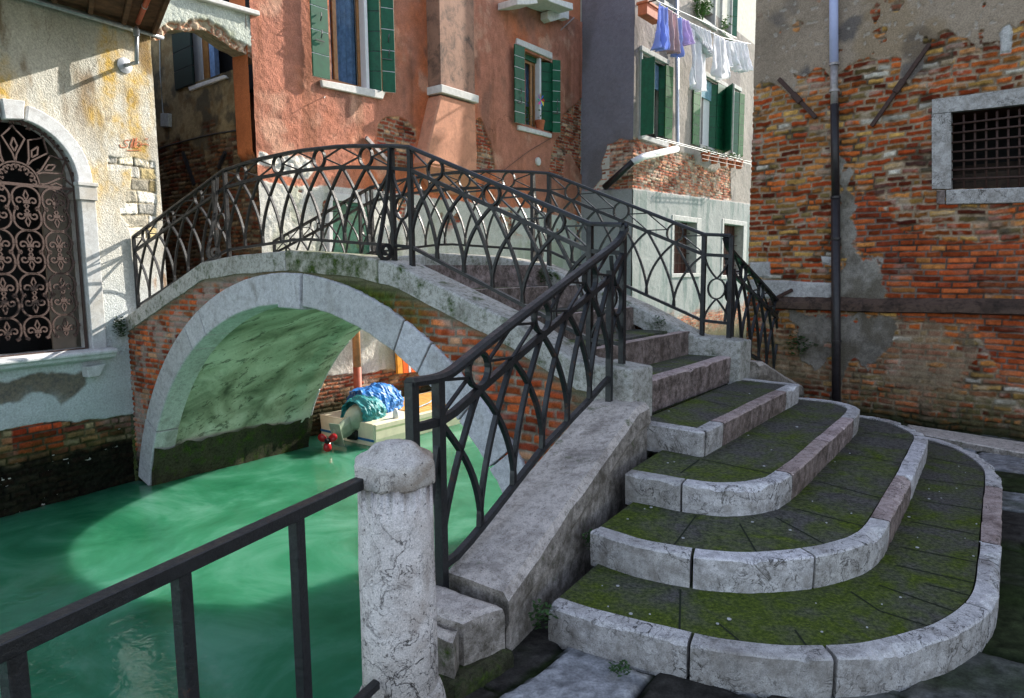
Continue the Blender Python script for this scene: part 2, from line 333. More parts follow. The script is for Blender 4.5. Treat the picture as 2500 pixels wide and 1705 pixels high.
tag(floor_panel('pavement', 2.0, 19.0, 0.0, 6.0, 0.02, pave_fn, M['wall']), 'dark slabbed canal-side pavement', None, None, 'structure')
qw = MB(); a, b = W(-0.32, 5.2), W(-0.32, -12)
qw.hexa([a-up*3, b-up*3, b-eb*8-up*3, a-eb*8-up*3, a-up*0.06, b-up*0.06, b-eb*8-up*0.06, a-eb*8-up*0.06])
tag(qw.build('quay', M['coping']), 'stone quay under the pavement', None, None, 'structure')

kp = [hz(x, y, 0.05) for x, y in ((2215, 1036), (2620, 1098), (2620, 1128), (2230, 1056))]
tag(MB().prism(kp, -up*0.12).build('gutter_kerb', M['slope'], None, bevel=0.01), 'worn stone kerb along the foot of the brick house', None, None, 'structure')
# ================================================================ BRIDGE
R1, R2 = 0.1602, 0.2198
ZS = [0, R1, 2*R1, 3*R1, 4*R1, 4*R1+R2, 4*R1+2*R2, 4*R1+3*R2, 4*R1+4*R2, 4*R1+5*R2]
bridge = thing('footbridge', 'small humped brick and stone canal footbridge with rounded mossy steps', 'bridge', W(3.7, 1.0, 0))
DL = 0.158
CAP = [(-0.17, 1.005), (0.27, 1.03), (0.89, 1.31), (2.18, 1.765), (2.75, 1.845), (3.68, 1.905), (4.7, 1.87), (5.42, 1.80), (7.52, 1.08)]
def capz(b): return float(np.interp(b, [c[0] for c in CAP], [c[1] for c in CAP]))
def resample(pts, step):
    pts = [np.array(p, float) for p in pts]; out = [pts[0]]
    for a, b in zip(pts, pts[1:]):
        n = max(1, int(round(np.linalg.norm(b-a)/step)))
        for k in range(1, n+1): out.append(a+(b-a)*k/n)
    return out
def chaikin(pts, k=2):
    for _ in range(k):
        q = [pts[0]]
        for a, b in zip(pts, pts[1:]): q += [a*0.75+b*0.25, a*0.25+b*0.75]
        q.append(pts[-1]); pts = q
    return pts
def n1(*a): return float(fbm(np.array([a[0]]), np.array([a[1]]), *a[2:])[0])
# --- copings of the two parapets, laid as separate stones
def coping(s0, name, joints):
    for j0, j1 in zip(joints, joints[1:]):
        bs_ = sorted(set([j0+0.004, j1-0.004] + [c[0] for c in CAP if j0 < c[0] < j1] + list(np.linspace(j0, j1, int((j1-j0)/0.12)+1)[1:-1])))
        vs = []; fs = []
        th = 0.205
        for b in bs_:
            z = capz(b); jit = [n1(b*1.0, s0+q, 0.12, 3, 40+q)*0.007 for q in range(4)]
            vs += [W(b, s0-DL-0.02, z-th+jit[0]), W(b, s0+DL, z-th), W(b, s0+DL+jit[1], z-0.012+jit[1]), W(b, s0+DL-0.015, z+jit[2]*0.5), W(b, s0-DL-0.005, z+jit[3]*0.5), W(b, s0-DL-0.02+jit[3]*0.5, z-0.014)]
        n = len(bs_)
        for i in range(n-1):
            for k in range(6): l = (k+1) % 6; fs.append((i*6+k, i*6+l, (i+1)*6+l, (i+1)*6+k))
        fs += [tuple(range(6)), tuple((n-1)*6+k for k in range(6))]
        m = MB().add(vs, fs); m.build(name, M['cmoss'] if (s0 == 0 and 2 < j0 < 3) else M['coping'], bridge, bevel=0.004)
coping(0.0, 'coping_stone', [0.12, 2.36, 3.75, 5.50, 7.50])
coping(BW, 'coping_stone', [0.12, 2.45, 3.9, 5.4, 7.50])
# end blocks (newels) of both parapets
def endblock(s0, zb):
    m = MB()
    m.hexa([W(-0.17, s0-0.17, zb), W(-0.17, s0+0.165, zb), W(0.14, s0+0.165, zb), W(0.14, s0-0.17, zb), W(-0.17, s0-0.165, 1.01), W(-0.17, s0+0.16, 1.0), W(0.14, s0+0.16, 1.03), W(0.14, s0-0.17, 1.03)])
    m.build('end_block', M['coping'], bridge, bevel=0.016, segs=2)
endblock(0.0, 0.45); endblock(BW, 0.45)
# --- steps
def px_step(k, pts): return [bs(hz(x, y, ZS[k])) for x, y in pts]
S1 = [(1333,1478),(1395,1500),(1458,1519),(1533,1537),(1647,1566),(1751,1589),(1836,1599),(1899,1606),(1980,1610),(2055,1609),(2158,1602),(2261,1574),(2326,1556),(2391,1519),(2429,1481),(2442,1450),(2446,1403),(2447,1300),(2447,1234),(2448,1164),(2436,1142),(2405,1117),(2357,1092),(2310,1076),(2271,1067)]
S2 = [(1435,1296),(1521,1325),(1590,1342),(1678,1357),(1742,1365),(1836,1370),(1932,1365),(2010,1356),(2073,1341),(2121,1325),(2159,1300),(2190,1243),(2231,1164),(2256,1101),(2271,1071),(2256,1057),(2215,1037),(2168,1023),(2108,1013)]
S3 = [(1521,1156),(1608,1171),(1652,1180),(1747,1192),(1810,1192),(1873,1184),(1927,1170),(2036,1068),(2107,1004),(2089,991),(2058,982),(2010,974),(1952,969)]
def sm(k, pts, tail):
    q = [np.array([*bs(hz(x, y, ZS[k]))]) for x, y in pts]; q = [q[0]*1.0] + q[1:] + [np.array(a, float) for a in tail]
    return chaikin(q, 2)
steps_xy = {1: sm(1, S1, [(-1.2, 2.93), (-0.22, 2.95)]), 2: sm(2, S2, [(-0.6, 2.72), (-0.22, 2.70)]), 3: sm(3, S3, [(-0.22, 2.40)]),
            4: [np.array(a) for a in [(-0.16, -0.12), (-0.64, -0.155), (-0.672, -0.145), (-0.685, -0.11), (-0.685, 1.0), (-0.695, 2.06), (-0.68, 2.115), (-0.64, 2.14), (-0.16, 2.19)]]}
def edge_ring(outer, wdt, z0, z1, mat_, parent, seed, cut=(), name='edge_stone'):
    P_ = resample(outer, 0.016); n = len(P_)
    nrm = []
    for i in range(n):
        t = P_[min(i+5, n-1)]-P_[max(i-5, 0)]; t = t/np.linalg.norm(t); nrm.append(np.array([-t[1], t[0]]))
    # make normals point inwards (towards the bridge centre)
    c = np.array([0.3, 1.0]); s = 1 if sum((c-P_[i]) @ nrm[i] for i in range(0, n, 7)) > 0 else -1
    cum = np.r_[0, np.cumsum([np.linalg.norm(P_[i+1]-P_[i]) for i in range(n-1)])]
    cuts = [0.0] + [q for q in cut if q < cum[-1]] + [cum[-1]]
    for ci, (c0, c1) in enumerate(zip(cuts, cuts[1:])):
        idx = [i for i in range(n) if c0+0.001 <= cum[i] <= c1-0.001]
        if len(idx) < 2: continue
        vs = []; fs = []; m_ = 7
        for i in idx:
            u = cum[i]; g = nrm[i]*s; p = P_[i]
            ch = max(0, n1(u, seed*3.1, 0.16, 5, seed)-0.22)*0.055; f1 = n1(u, 1.0+seed, 0.05, 3, seed+1)*0.003; f2 = n1(u, 2.0+seed, 0.3, 3, seed+2)*0.004
            prof = [(0.010+f1, z0), (0.003+f1, z0+(z1-z0)*0.5), (0.002+f1+ch*0.3, z1-0.009-ch), (0.008+ch+f1, z1-0.002+f2*0.3-ch*0.4), (0.022+ch*1.3, z1+f2*0.3), (wdt-0.006+f2, z1+f2*0.3), (wdt, z0)]
            for (a_, z) in prof: q = p+g*a_; vs.append(W(q[0], q[1], z))
        k = len(idx)
        for i in range(k-1):
            for j in range(m_-1): fs.append((i*m_+j, i*m_+j+1, (i+1)*m_+j+1, (i+1)*m_+j))
        fs += [tuple(range(m_)), tuple((k-1)*m_+j for j in range(m_))]
        MB().add(vs, fs).build(name, mat_[ci % len(mat_)] if isinstance(mat_, list) else mat_, parent, smooth=False)
    return [P_[i]+nrm[i]*s*(wdt+0.002) for i in range(n)]
def tread(outline, z, parent, inner, joints=()):
    m = MB(); pts = [W(a, b, z) for a, b in outline]
    n = len(pts); m.add(pts + [p-up*0.05 for p in pts], [tuple(range(n))] + [(i, (i+1) % n, n+(i+1) % n, n+i) for i in range(n)])
    return m.build('tread_slab', M['tread'], parent)
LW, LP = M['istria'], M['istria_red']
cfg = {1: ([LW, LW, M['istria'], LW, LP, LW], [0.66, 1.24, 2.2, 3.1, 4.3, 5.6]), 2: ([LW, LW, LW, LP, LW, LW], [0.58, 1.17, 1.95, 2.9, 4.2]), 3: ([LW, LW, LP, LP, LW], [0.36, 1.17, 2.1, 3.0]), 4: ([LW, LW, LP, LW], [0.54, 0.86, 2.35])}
for k in (1, 2, 3, 4):
    sroot = bpy.data.objects.new('step', None); sroot.location = tuple(W(-1, 1, 0)-np.array(bridge.location)); link(sroot, bridge)
    mats, cuts = cfg[k]
    inn = edge_ring(steps_xy[k], 0.105, ZS[k-1]-0.03 if k > 1 else -0.06, ZS[k], mats, sroot, k*5, cuts)
    tread(inn, ZS[k]-0.007, sroot, None)
# joints between the paving slabs of the treads: thin dark grooves laid as moss-filled strips
def groove(k, pts, parent):
    m = MB(); z = ZS[k]-0.0045; P_ = [W(*bs(hz(x, y, ZS[k])), z) for x, y in pts]
    for _ in (0,):
        t = (P_[-1]-P_[0])/np.linalg.norm(P_[-1]-P_[0]); s_ = np.cross(t, up)*0.0045; nn_ = len(P_); m.add([q for p in P_ for q in (p-s_, p+s_)], [(2*i, 2*i+1, 2*i+3, 2*i+2) for i in range(nn_-1)])
    return m
M['groove'] = plain('mossy_joint', (0.010, 0.016, 0.006), 0.95)
def z6(x, y): return (x/1.9367+1300, y/1.9367+900)
GR = {1: [[(700,1040),(695,1245)], [(880,1200),(1000,1300)], [(1240,1230),(1300,1312)], [(1505,1050),(1640,1140),(1960,1240)], [(1640,1020),(2060,1165)], [(1850,1010),(2130,1085)], [(1720,925),(2135,1020)], [(1740,840),(2140,920)], [(1790,720),(2150,790)], [(1830,620),(2155,670)], [(1850,520),(2160,560)], [(1880,420),(2165,470)], [(1885,350),(2100,400)]],
      2: [[(775,690),(670,830)], [(980,730),(1060,865)], [(1150,700),(1400,835)], [(1250,660),(1580,745)], [(1350,530),(1690,620)], [(1500,400),(1770,450)], [(1560,300),(1830,340)], [(1560,240),(1800,270)]],
      3: [[(800,425),(1165,500)], [(790,428),(700,490)], [(1180,350),(1310,365)], [(1250,240),(1440,270)], [(1330,130),(1520,165)]],
      4: [[(820,150),(960,180)], [(850,105),(1000,130)]]}
for k, ls in GR.items():
    m = MB()
    for l in ls:
        groove(k, [z6(*p) for p in l], None).build('slab_joint', M['groove'], [o for o in bridge.children if o.name.startswith('step')][k-1])
# upper straight steps between the parapets
UB = {5: -0.085, 6: 0.45, 7: 1.05, 8: 1.72, 9: 2.15}
for k in (5, 6, 7, 8, 9):
    sroot = bpy.data.objects.new('step', None); sroot.location = tuple(W(UB[k], 1, 0)-np.array(bridge.location)); link(sroot, bridge)
    b0 = UB[k]; b1 = UB[k+1]+0.05 if k < 9 else 5.3; z = ZS[k]
    m = MB(); P_ = [np.array([b0, s_]) for s_ in (DL-0.03, BW-DL+0.03)]
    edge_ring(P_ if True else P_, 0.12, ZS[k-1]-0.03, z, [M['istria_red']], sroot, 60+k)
    m.hexa([W(b0+0.02, DL-0.03, ZS[k-1]-0.05), W(b0+0.02, BW-DL+0.03, ZS[k-1]-0.05), W(b1, BW-DL+0.03, ZS[k-1]-0.05), W(b1, DL-0.03, ZS[k-1]-0.05)] + [W(b0+0.11, DL-0.03, z-0.006), W(b0+0.11, BW-DL+0.03, z-0.006), W(b1, BW-DL+0.03, z-0.006), W(b1, DL-0.03, z-0.006)])
    m.build('tread_slab', M['tread'], sroot)
for i in range(4):                                      # the flight down the far side
    b0 = 5.3+i*0.56; z = 1.74-0.2*(i+1)
    MB().hexa([W(b0, DL-0.03, z-0.5), W(b0, BW-DL+0.03, z-0.5), W(b0+0.56, BW-DL+0.03, z-0.5), W(b0+0.56, DL-0.03, z-0.5), W(b0, DL-0.03, z), W(b0, BW-DL+0.03, z), W(b0+0.56, BW-DL+0.03, z), W(b0+0.56, DL-0.03, z)]).build('step', M['tread'], bridge, bevel=0.01)
# --- spandrel walls, arch ring, vault
AC = (3.76, -2.12); RI, RO = 3.47, 3.80
face = Plane(W(0, -DL+0.01), d=-eb, flip=False)
if face.n @ (-es) < 0: face.n = -face.n
FAR = BW+DL
SPAL = [(0.34, 0.065, 0.022, 5), (0.42, 0.095, 0.03, 4), (0.46, 0.14, 0.05, 2), (0.20, 0.04, 0.02, 2), (0.36, 0.19, 0.11, 1)]
def spandrel_fn(T, Z):
    h, c, pr = bricks(T, Z, 0.072, 0.20, 0.26, 33, 0.006, SPAL, 0.009, 0.8, (0.33, 0.29, 0.23))
    b = -T
    left = ss(4.0, 4.6, b); n = fbm(T, Z, 0.3, 5, 71)
    c = mix(c, C(0.40, 0.36, 0.32)*(0.9+0.2*n[..., None]), ss(0.1, 0.5, fbm(T, Z, 0.22, 4, 72))*0.6*left)     # limewash left on the old bricks
    h = h+ss(0.1, 0.5, fbm(T, Z, 0.22, 4, 72))*0.006*left
    capb = np.interp(b, [q[0] for q in CAP], [q[1] for q in CAP])-0.2; d = capb-Z
    mo = ss(0.35, 0.0, d+n*0.15)*ss(1.6, 2.0, b)*ss(4.6, 3.4, b)
    c = mix(c, C(0.05, 0.075, 0.012)*(1+0.5*fbm(T, Z, 0.03, 3, 73))[..., None], np.clip(mo*1.2, 0, 0.95))
    c = mix(c, C(0.16, 0.15, 0.10), ss(0.12, 0.0, d)*0.8)
    gr = ss(0.42, 0.1, b+n*0.15)*0.85; c = mix(c, C(0.17, 0.165, 0.11)*(1+0.4*n)[..., None], gr); h = h*(1-gr*0.7)+0.008*gr
    al = ss(-0.55, -0.95, Z+n*0.15); c = mix(c, C(0.015, 0.02, 0.01), al)
    return h, c
def skeep(T, Z):
    b = -T; capb = np.interp(b, [q[0] for q in CAP], [q[1] for q in CAP])-0.16
    return (Z < capb) & (np.hypot(b-AC[0], Z-AC[1]) > RI+0.12)
panel('spandrel_wall', face, -7.62, 0.16, -1.7, 1.78, 0.012, spandrel_fn, M['wall'], bridge, keep=skeep)
face2 = Plane(W(0, FAR-0.01), d=eb); 
if face2.n @ es < 0: face2.n = -face2.n
panel('spandrel_wall', face2, -0.16, 7.62, -1.7, 1.78, 0.05, lambda T, Z: spandrel_fn(-T, Z), M['wall'], bridge, keep=lambda T, Z: skeep(-T, Z))
def arc(a, r): return (AC[0]+r*math.cos(a), AC[1]+r*math.sin(a))
def ang(x, y):
    t, z = face.px(x, y, 0.02); return math.atan2(z-AC[1], -t-AC[0])
JT = sorted([ang((678+688)/2, 704), ang(741, 697), ang(981, 808), ang(1043, 865), ang(1135, 1010), ang(475, 855), ang(505, 815), ang(376, 1043), 0.262, math.pi-0.262] + [ang(1200, 1140)])
def voussoirs(sf, sgn, jts, name='arch_stone'):
    for a0, a1 in zip(jts, jts[1:]):
        n = max(2, int((a1-a0)*RO/0.06)); A = np.linspace(a0+0.0025, a1-0.0025, n+1); vs = []; fs = []
        key = abs((a0+a1)/2-math.pi/2-0.02) < 0.05 and (a1-a0) < 0.12
        pr = 0.022 if key else 0.0; ri = RI-(0.035 if key else 0)+n1(a0, a1, 0.1, 2, 3)*0.006
        for i, a in enumerate(A):
            cb = 0.012
            for r, dd in ((ri, 0.30 if sgn > 0 else 0.09), (ri, 0.012+pr), (ri+cb, -0.002-pr*0), (RO-cb, 0.0), (RO, 0.012), (RO, 0.30 if sgn > 0 else 0.09)):
                q = n1(a*RO, r*2, 0.09, 3, 55)*0.004; q = q if dd < 0.2 else 0
                b, z = arc(a, r + q); vs.append(W(b, sf+sgn*(dd-0.03+q-(pr if dd < 0.2 else 0)), z))
        for i in range(n):
            for j in range(6): k = (j+1) % 6; fs.append((i*6+j, i*6+k, (i+1)*6+k, (i+1)*6+j))
        fs += [tuple(range(6)), tuple(n*6+j for j in range(6))]
        MB().add(vs, fs).build(name, M['ring'], bridge, bevel=0.005)
voussoirs(-DL, 1, JT); voussoirs(FAR, -1, list(np.linspace(0.262, math.pi-0.262, 9)))
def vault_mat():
    m, t, p = newmat('algae_green_vault_painted_light'); co = coords(t)
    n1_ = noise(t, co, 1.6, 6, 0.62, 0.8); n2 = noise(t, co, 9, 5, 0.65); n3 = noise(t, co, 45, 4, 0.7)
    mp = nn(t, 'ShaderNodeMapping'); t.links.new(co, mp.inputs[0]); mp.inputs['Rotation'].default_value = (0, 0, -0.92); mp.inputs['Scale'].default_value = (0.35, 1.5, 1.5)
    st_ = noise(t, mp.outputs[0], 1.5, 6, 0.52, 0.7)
    c = ramp(t, st_, [(0.27, (0.06, 0.075, 0.045)), (0.40, (0.24, 0.26, 0.18)), (0.52, (0.44, 0.45, 0.35)), (0.65, (0.62, 0.62, 0.52))]); c = mixc(t, ramp(t, n1_, [(0.55, (0,)*3), (0.70, (0.6,)*3)]), c, (0.13, 0.17, 0.10))  # pale streaks and raised tone stand in for light thrown off the water
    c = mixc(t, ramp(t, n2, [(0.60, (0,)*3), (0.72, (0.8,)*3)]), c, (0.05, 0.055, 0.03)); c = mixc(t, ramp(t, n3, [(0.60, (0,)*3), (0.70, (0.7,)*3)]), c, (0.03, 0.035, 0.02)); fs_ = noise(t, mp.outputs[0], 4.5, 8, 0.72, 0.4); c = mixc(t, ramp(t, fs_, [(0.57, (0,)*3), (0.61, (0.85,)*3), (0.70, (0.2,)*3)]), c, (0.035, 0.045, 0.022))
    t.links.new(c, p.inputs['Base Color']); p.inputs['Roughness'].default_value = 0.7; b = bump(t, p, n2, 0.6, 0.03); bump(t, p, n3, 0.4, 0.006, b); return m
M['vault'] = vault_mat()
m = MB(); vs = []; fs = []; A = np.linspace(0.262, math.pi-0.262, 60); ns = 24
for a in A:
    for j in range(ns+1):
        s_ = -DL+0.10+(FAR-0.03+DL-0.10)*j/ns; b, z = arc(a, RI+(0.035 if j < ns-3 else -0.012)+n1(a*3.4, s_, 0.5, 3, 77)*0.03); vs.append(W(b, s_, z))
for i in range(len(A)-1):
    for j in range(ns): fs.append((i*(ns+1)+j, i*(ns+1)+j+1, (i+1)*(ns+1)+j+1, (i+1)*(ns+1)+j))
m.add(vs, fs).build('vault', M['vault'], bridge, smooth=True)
# the tunnel's stone foot at the waterline, dark with weed
M['weed'] = stone_mat('weedy_waterline_stone', (0.06, 0.06, 0.035), (0.010, 0.011, 0.007), 0.0, 0.30, 14, pits=1.0, stain=(0.008, 0.009, 0.006), bstr=1.0)
for sgn, b in ((1, 7.0), (-1, 0.42)):
    vs = []; fs = []; rows = 9; cols = 40
    for i in range(cols+1):
        s_ = -DL-0.02+(FAR+DL+0.06)*i/cols
        for j in range(rows):
            z = -1.9+1.22*j/(rows-1); dz = math.sqrt(max(0, RI**2-(max(z, -1.22)-AC[1])**2)); q = AC[0]+sgn*(dz-0.02-0.05*(1-j/(rows-1))) - sgn*n1(s_, z, 0.12, 4, 81)*0.03
            vs.append(W(q, s_, z+ (n1(s_, 3, 0.3, 2, 8)*0.05 if j == rows-1 else 0)))
    for i in range(cols):
        for j in range(rows-1): fs.append((i*rows+j, (i+1)*rows+j, (i+1)*rows+j+1, i*rows+j+1))
    MB().add(vs, fs).build('waterline_stone', M['weed'], bridge, smooth=True)

# lower sloping copings (side walls of the steps, along the canal)
def slope_wall(sgn, s_near, name='side_coping'):
    # rows of (es, inner eb, outer eb, z); es measured along the canal edge
    rows = [(-0.13, -0.29, 0.12, 0.785), (-0.30, -0.30, 0.10, 0.775), (-1.2, -0.43, -0.03, 0.525), (-2.08, -0.575, -0.19, 0.288)]
    if sgn > 0: rows = [(BW+0.13, -0.26, 0.12, 0.785), (BW+0.30, -0.27, 0.12, 0.775), (BW+1.2, -0.25, 0.12, 0.50), (BW+2.2, -0.25, 0.12, 0.22)]
    R_ = []
    for a, b in zip(rows, rows[1:]):
        n = max(1, int(abs(b[0]-a[0])/0.06))
        for k in range(n): R_.append(tuple(np.array(a)+(np.array(b)-np.array(a))*k/n))
    R_.append(rows[-1]); vs = []; fs = []
    for (s_, bi, bo, z) in R_:
        j = [n1(s_, q*1.7+sgn, 0.2, 4, 90+q)*0.012 for q in range(6)]
        prof = [(bo, z-0.9), (bo, z-0.02), (bo-0.02, z+j[0]*0.3), (bo-0.14, z+0.004+j[1]*0.4), (bi+0.14, z+0.004+j[2]*0.4), (bi+0.035, z+j[3]*0.4), (bi+0.004+j[4]*0.5, z-0.035+j[4]*0.5), (bi-0.004+j[5], z-0.13), (bi+0.02, z-0.17), (bi+0.02, z-0.9)]
        vs += [W(b, s_, z_) for b, z_ in prof]
    n = len(R_); m_ = 10
    for i in range(n-1):
        for k in range(m_): l = (k+1) % m_; fs.append((i*m_+k, i*m_+l, (i+1)*m_+l, (i+1)*m_+k))
    fs += [tuple(range(m_)), tuple((n-1)*m_+k for k in range(m_))]
    return MB().add(vs, fs).build(name, M['slope'], bridge, smooth=False)
slope_wall(-1, 0); slope_wall(1, 0)
def rough_block(name, corners, z0, z1, mat, parent, seed, res=0.035, amp=0.012):
    # quadrilateral plan block (4 (b, s) corners, in order) with an uneven top and sides
    c = [np.array(q, float) for q in corners]; nu = max(2, int(np.linalg.norm(c[1]-c[0])/res)); nv = max(2, int(np.linalg.norm(c[3]-c[0])/res)); vs = []; fs = []
    def P_(u, v, z): q = (c[0]*(1-u)+c[1]*u)*(1-v)+(c[3]*(1-u)+c[2]*u)*v; return q, z
    def node(u, v, z, edge):
        q, z = P_(u, v, z); ctr = (c[0]+c[1]+c[2]+c[3])/4; o = (q-ctr); r = 1-edge*0.03/max(np.linalg.norm(o), .05)
        a = n1(q[0]*1.0+z, q[1]-z, 0.12, 4, seed)*amp; q2 = ctr+o*(r+a*0.8); return W(q2[0], q2[1], z + (a if z > z0+0.01 else 0))
    for j in range(nv+1):
        for i in range(nu+1):
            e = 1 if (i in (0, nu) or j in (0, nv)) else 0; vs.append(node(i/nu, j/nv, z1-(0.012 if e else 0), e*0.3))
    for j in range(nv):
        for i in range(nu): a = j*(nu+1)+i; fs.append((a, a+1, a+nu+2, a+nu+1))
    rim = [i for i in range(nu+1)] + [(j+1)*(nu+1)-1 for j in range(1, nv+1)] + [nv*(nu+1)+i for i in range(nu-1, -1, -1)] + [j*(nu+1) for j in range(nv-1, 0, -1)]
    uv = [(i/nu, 0) for i in range(nu+1)] + [(1, j/nv) for j in range(1, nv+1)] + [(i/nu, 1) for i in range(nu-1, -1, -1)] + [(0, j/nv) for j in range(nv-1, 0, -1)]
    prev = rim; zs = np.linspace(z1-0.04, z0, max(2, int((z1-z0)/0.05)))
    for z in zs:
        cur = []
        for (u, v) in uv: cur.append(len(vs)); vs.append(node(u, v, z, 0))
        for k in range(len(rim)): l = (k+1) % len(rim); fs.append((prev[k], prev[l], cur[l], cur[k]))
        prev = cur
    return MB().add(vs, fs).build(name, mat, parent, smooth=False)
ft = [bs(hz(x, y, 0.265)) for x, y in ((1232, 1480), (1082, 1424), (1040, 1470), (1131, 1520))]
rough_block('footing_stone', [ft[0], (-0.17, ft[1][1]), (-0.20, ft[3][1]-0.02), ft[3]], -0.1, 0.262, M['slope'], bridge, 5)
f2 = [bs(hz(x, y, 0.23)) for x, y in ((1129, 1530), (1108, 1566))]
rough_block('footing_stone', [(f2[0][0], ft[3][1]), (-0.20, ft[3][1]), (-0.22, f2[1][1]-0.01), f2[1]], -0.1, 0.225, M['slope'], bridge, 9)
rough_block('footing_stone', [(ft[0][0]-0.03, ft[0][1]+0.02), (-0.3, ft[0][1]+0.02), (-0.3, f2[1][1]-0.03), (f2[1][0]-0.03, f2[1][1]-0.03)], -0.1, 0.07, M['weed'], bridge, 19)

# ================================================================ planes of the house walls
PL = Plane(W(7.47, -0.158), 60); PO = Plane(W(7.6, 2.32), 53); 
_oc = PO.px(627, 380); OC = PO.pt(_oc[0], 0)             # orange house corner
_oe = PO.px(1420, 400); OE = PO.pt(_oe[0], 0)            # where it meets the grey house
PGa = Plane(OE, d=-(eb)); 
if PGa.n @ es > 0: PGa.n = -PGa.n
_gc = PGa.px(1545, 400); GC = PGa.pt(_gc[0], 0); PG = Plane(GC, 52)
PA = Plane(OC, d=-eb)                                    # the alley's side wall, facing us
if PA.n @ es > 0: PA.n = -PA.n
PR = Plane(hz(2386, 1060, 0), d=(math.cos(math.radians(138)), math.sin(math.radians(138)), 0))
if PR.n[1] > 0: PR.n = -PR.n
def prism_px(mb, pl, pts, o0, o1):
    P_ = [pl.pt(*pl.px(x, y, o1), o1) for x, y in pts]; return mb.prism(P_, -pl.n*(o1-o0))
def rect_tz(mb, pl, t0, t1, z0, z1, o0, o1):
    return mb.hexa([pl.pt(t0, z0, o0), pl.pt(t1, z0, o0), pl.pt(t1, z0, o1), pl.pt(t0, z0, o1), pl.pt(t0, z1, o0), pl.pt(t1, z1, o0), pl.pt(t1, z1, o1), pl.pt(t0, z1, o1)])

# ---------------------------------------------------------------- RIGHT BRICK HOUSE
rb = thing('brick_house', 'old brick house with crumbling grey plaster behind the mossy steps', 'house', PR.pt(0, 0))
tL = PR.px(1832, 500)[0]; tR = PR.px(2620, 900)[0]
if tL > tR: tL, tR = tR, tL; 
ta, tb_ = PR.px(1832, 500)[0], PR.px(2620, 900)[0]
RPAL = [(0.27, 0.045, 0.012, 5), (0.36, 0.085, 0.020, 5), (0.13, 0.024, 0.010, 2.6), (0.34, 0.135, 0.036, 4), (0.38, 0.215, 0.062, 2.4), (0.17, 0.115, 0.045, 1.5), (0.40, 0.36, 0.30, 0.4)]
RNEW = [(0.29, 0.055, 0.016, 5), (0.34, 0.080, 0.024, 4), (0.19, 0.035, 0.014, 2), (0.36, 0.14, 0.04, 1.2)]
z5 = lambda L: [(x/2.557+1800, y/2.557) for x, y in L]
z7 = lambda L: [(x/2.641+1800, y/2.641+500) for x, y in L]
R_pl = PR.poly(z5([(-120,600),(85,548),(120,535),(160,510),(200,505),(250,525),(290,560),(330,600),(385,585),(375,520),(355,470),(400,492),(430,480),(470,450),(505,415),(545,435),(585,470),(640,470),(690,420),(705,390),(760,380),(820,372),(880,372),(930,365),(985,352),(1018,360),(1020,430),(1018,500),(1050,520),(1070,545),(1085,500),(1110,470),(1150,430),(1180,330),(1205,250),(1245,250),(1260,212),(1330,205),(1385,230),(1400,250),(1480,262),(1500,295),(1590,290),(1625,285),(1640,200),(1700,148),(1722,180),(1790,130),(2100,60),(2100,-900),(-400,-900),(-400,600)]))
R_strip = PR.poly([(2046,380),(2068,385),(2075,470),(2082,520),(2078,600),(2092,618),(2135,628),(2140,660),(2150,700),(2158,735),(2046,742)])
R_low = PR.poly([(1936,760),(2100,768),(2195,778),(2165,850),(2125,900),(2090,870),(2062,880),(2062,1010),(2038,1010),(2030,880),(1990,905),(1950,880)])
R_low2 = PR.poly([(2195,775),(2380,790),(2370,860),(2340,960),(2250,950),(2170,930),(2150,880),(2185,830)])
R_new = PR.poly([(2082,470),(2130,480),(2200,560),(2330,590),(2700,600),(2700,1010),(2440,930),(2390,800),(2190,778),(2150,700),(2140,640),(2085,600)])
R_st = [PR.poly([(1831,640),(1882,640),(1882,680),(1831,678)]), PR.poly([(1831,683),(2032,690),(2032,735),(1831,728)]), PR.poly(z5([(1640,205),(1665,165),(1705,146),(1722,200),(1715,330),(1640,340)])), PR.poly([(2003,625),(2030,628),(2030,650),(2008,645)])]
R_win = PR.poly([(2290,266),(2620,225),(2620,457),(2290,462)])
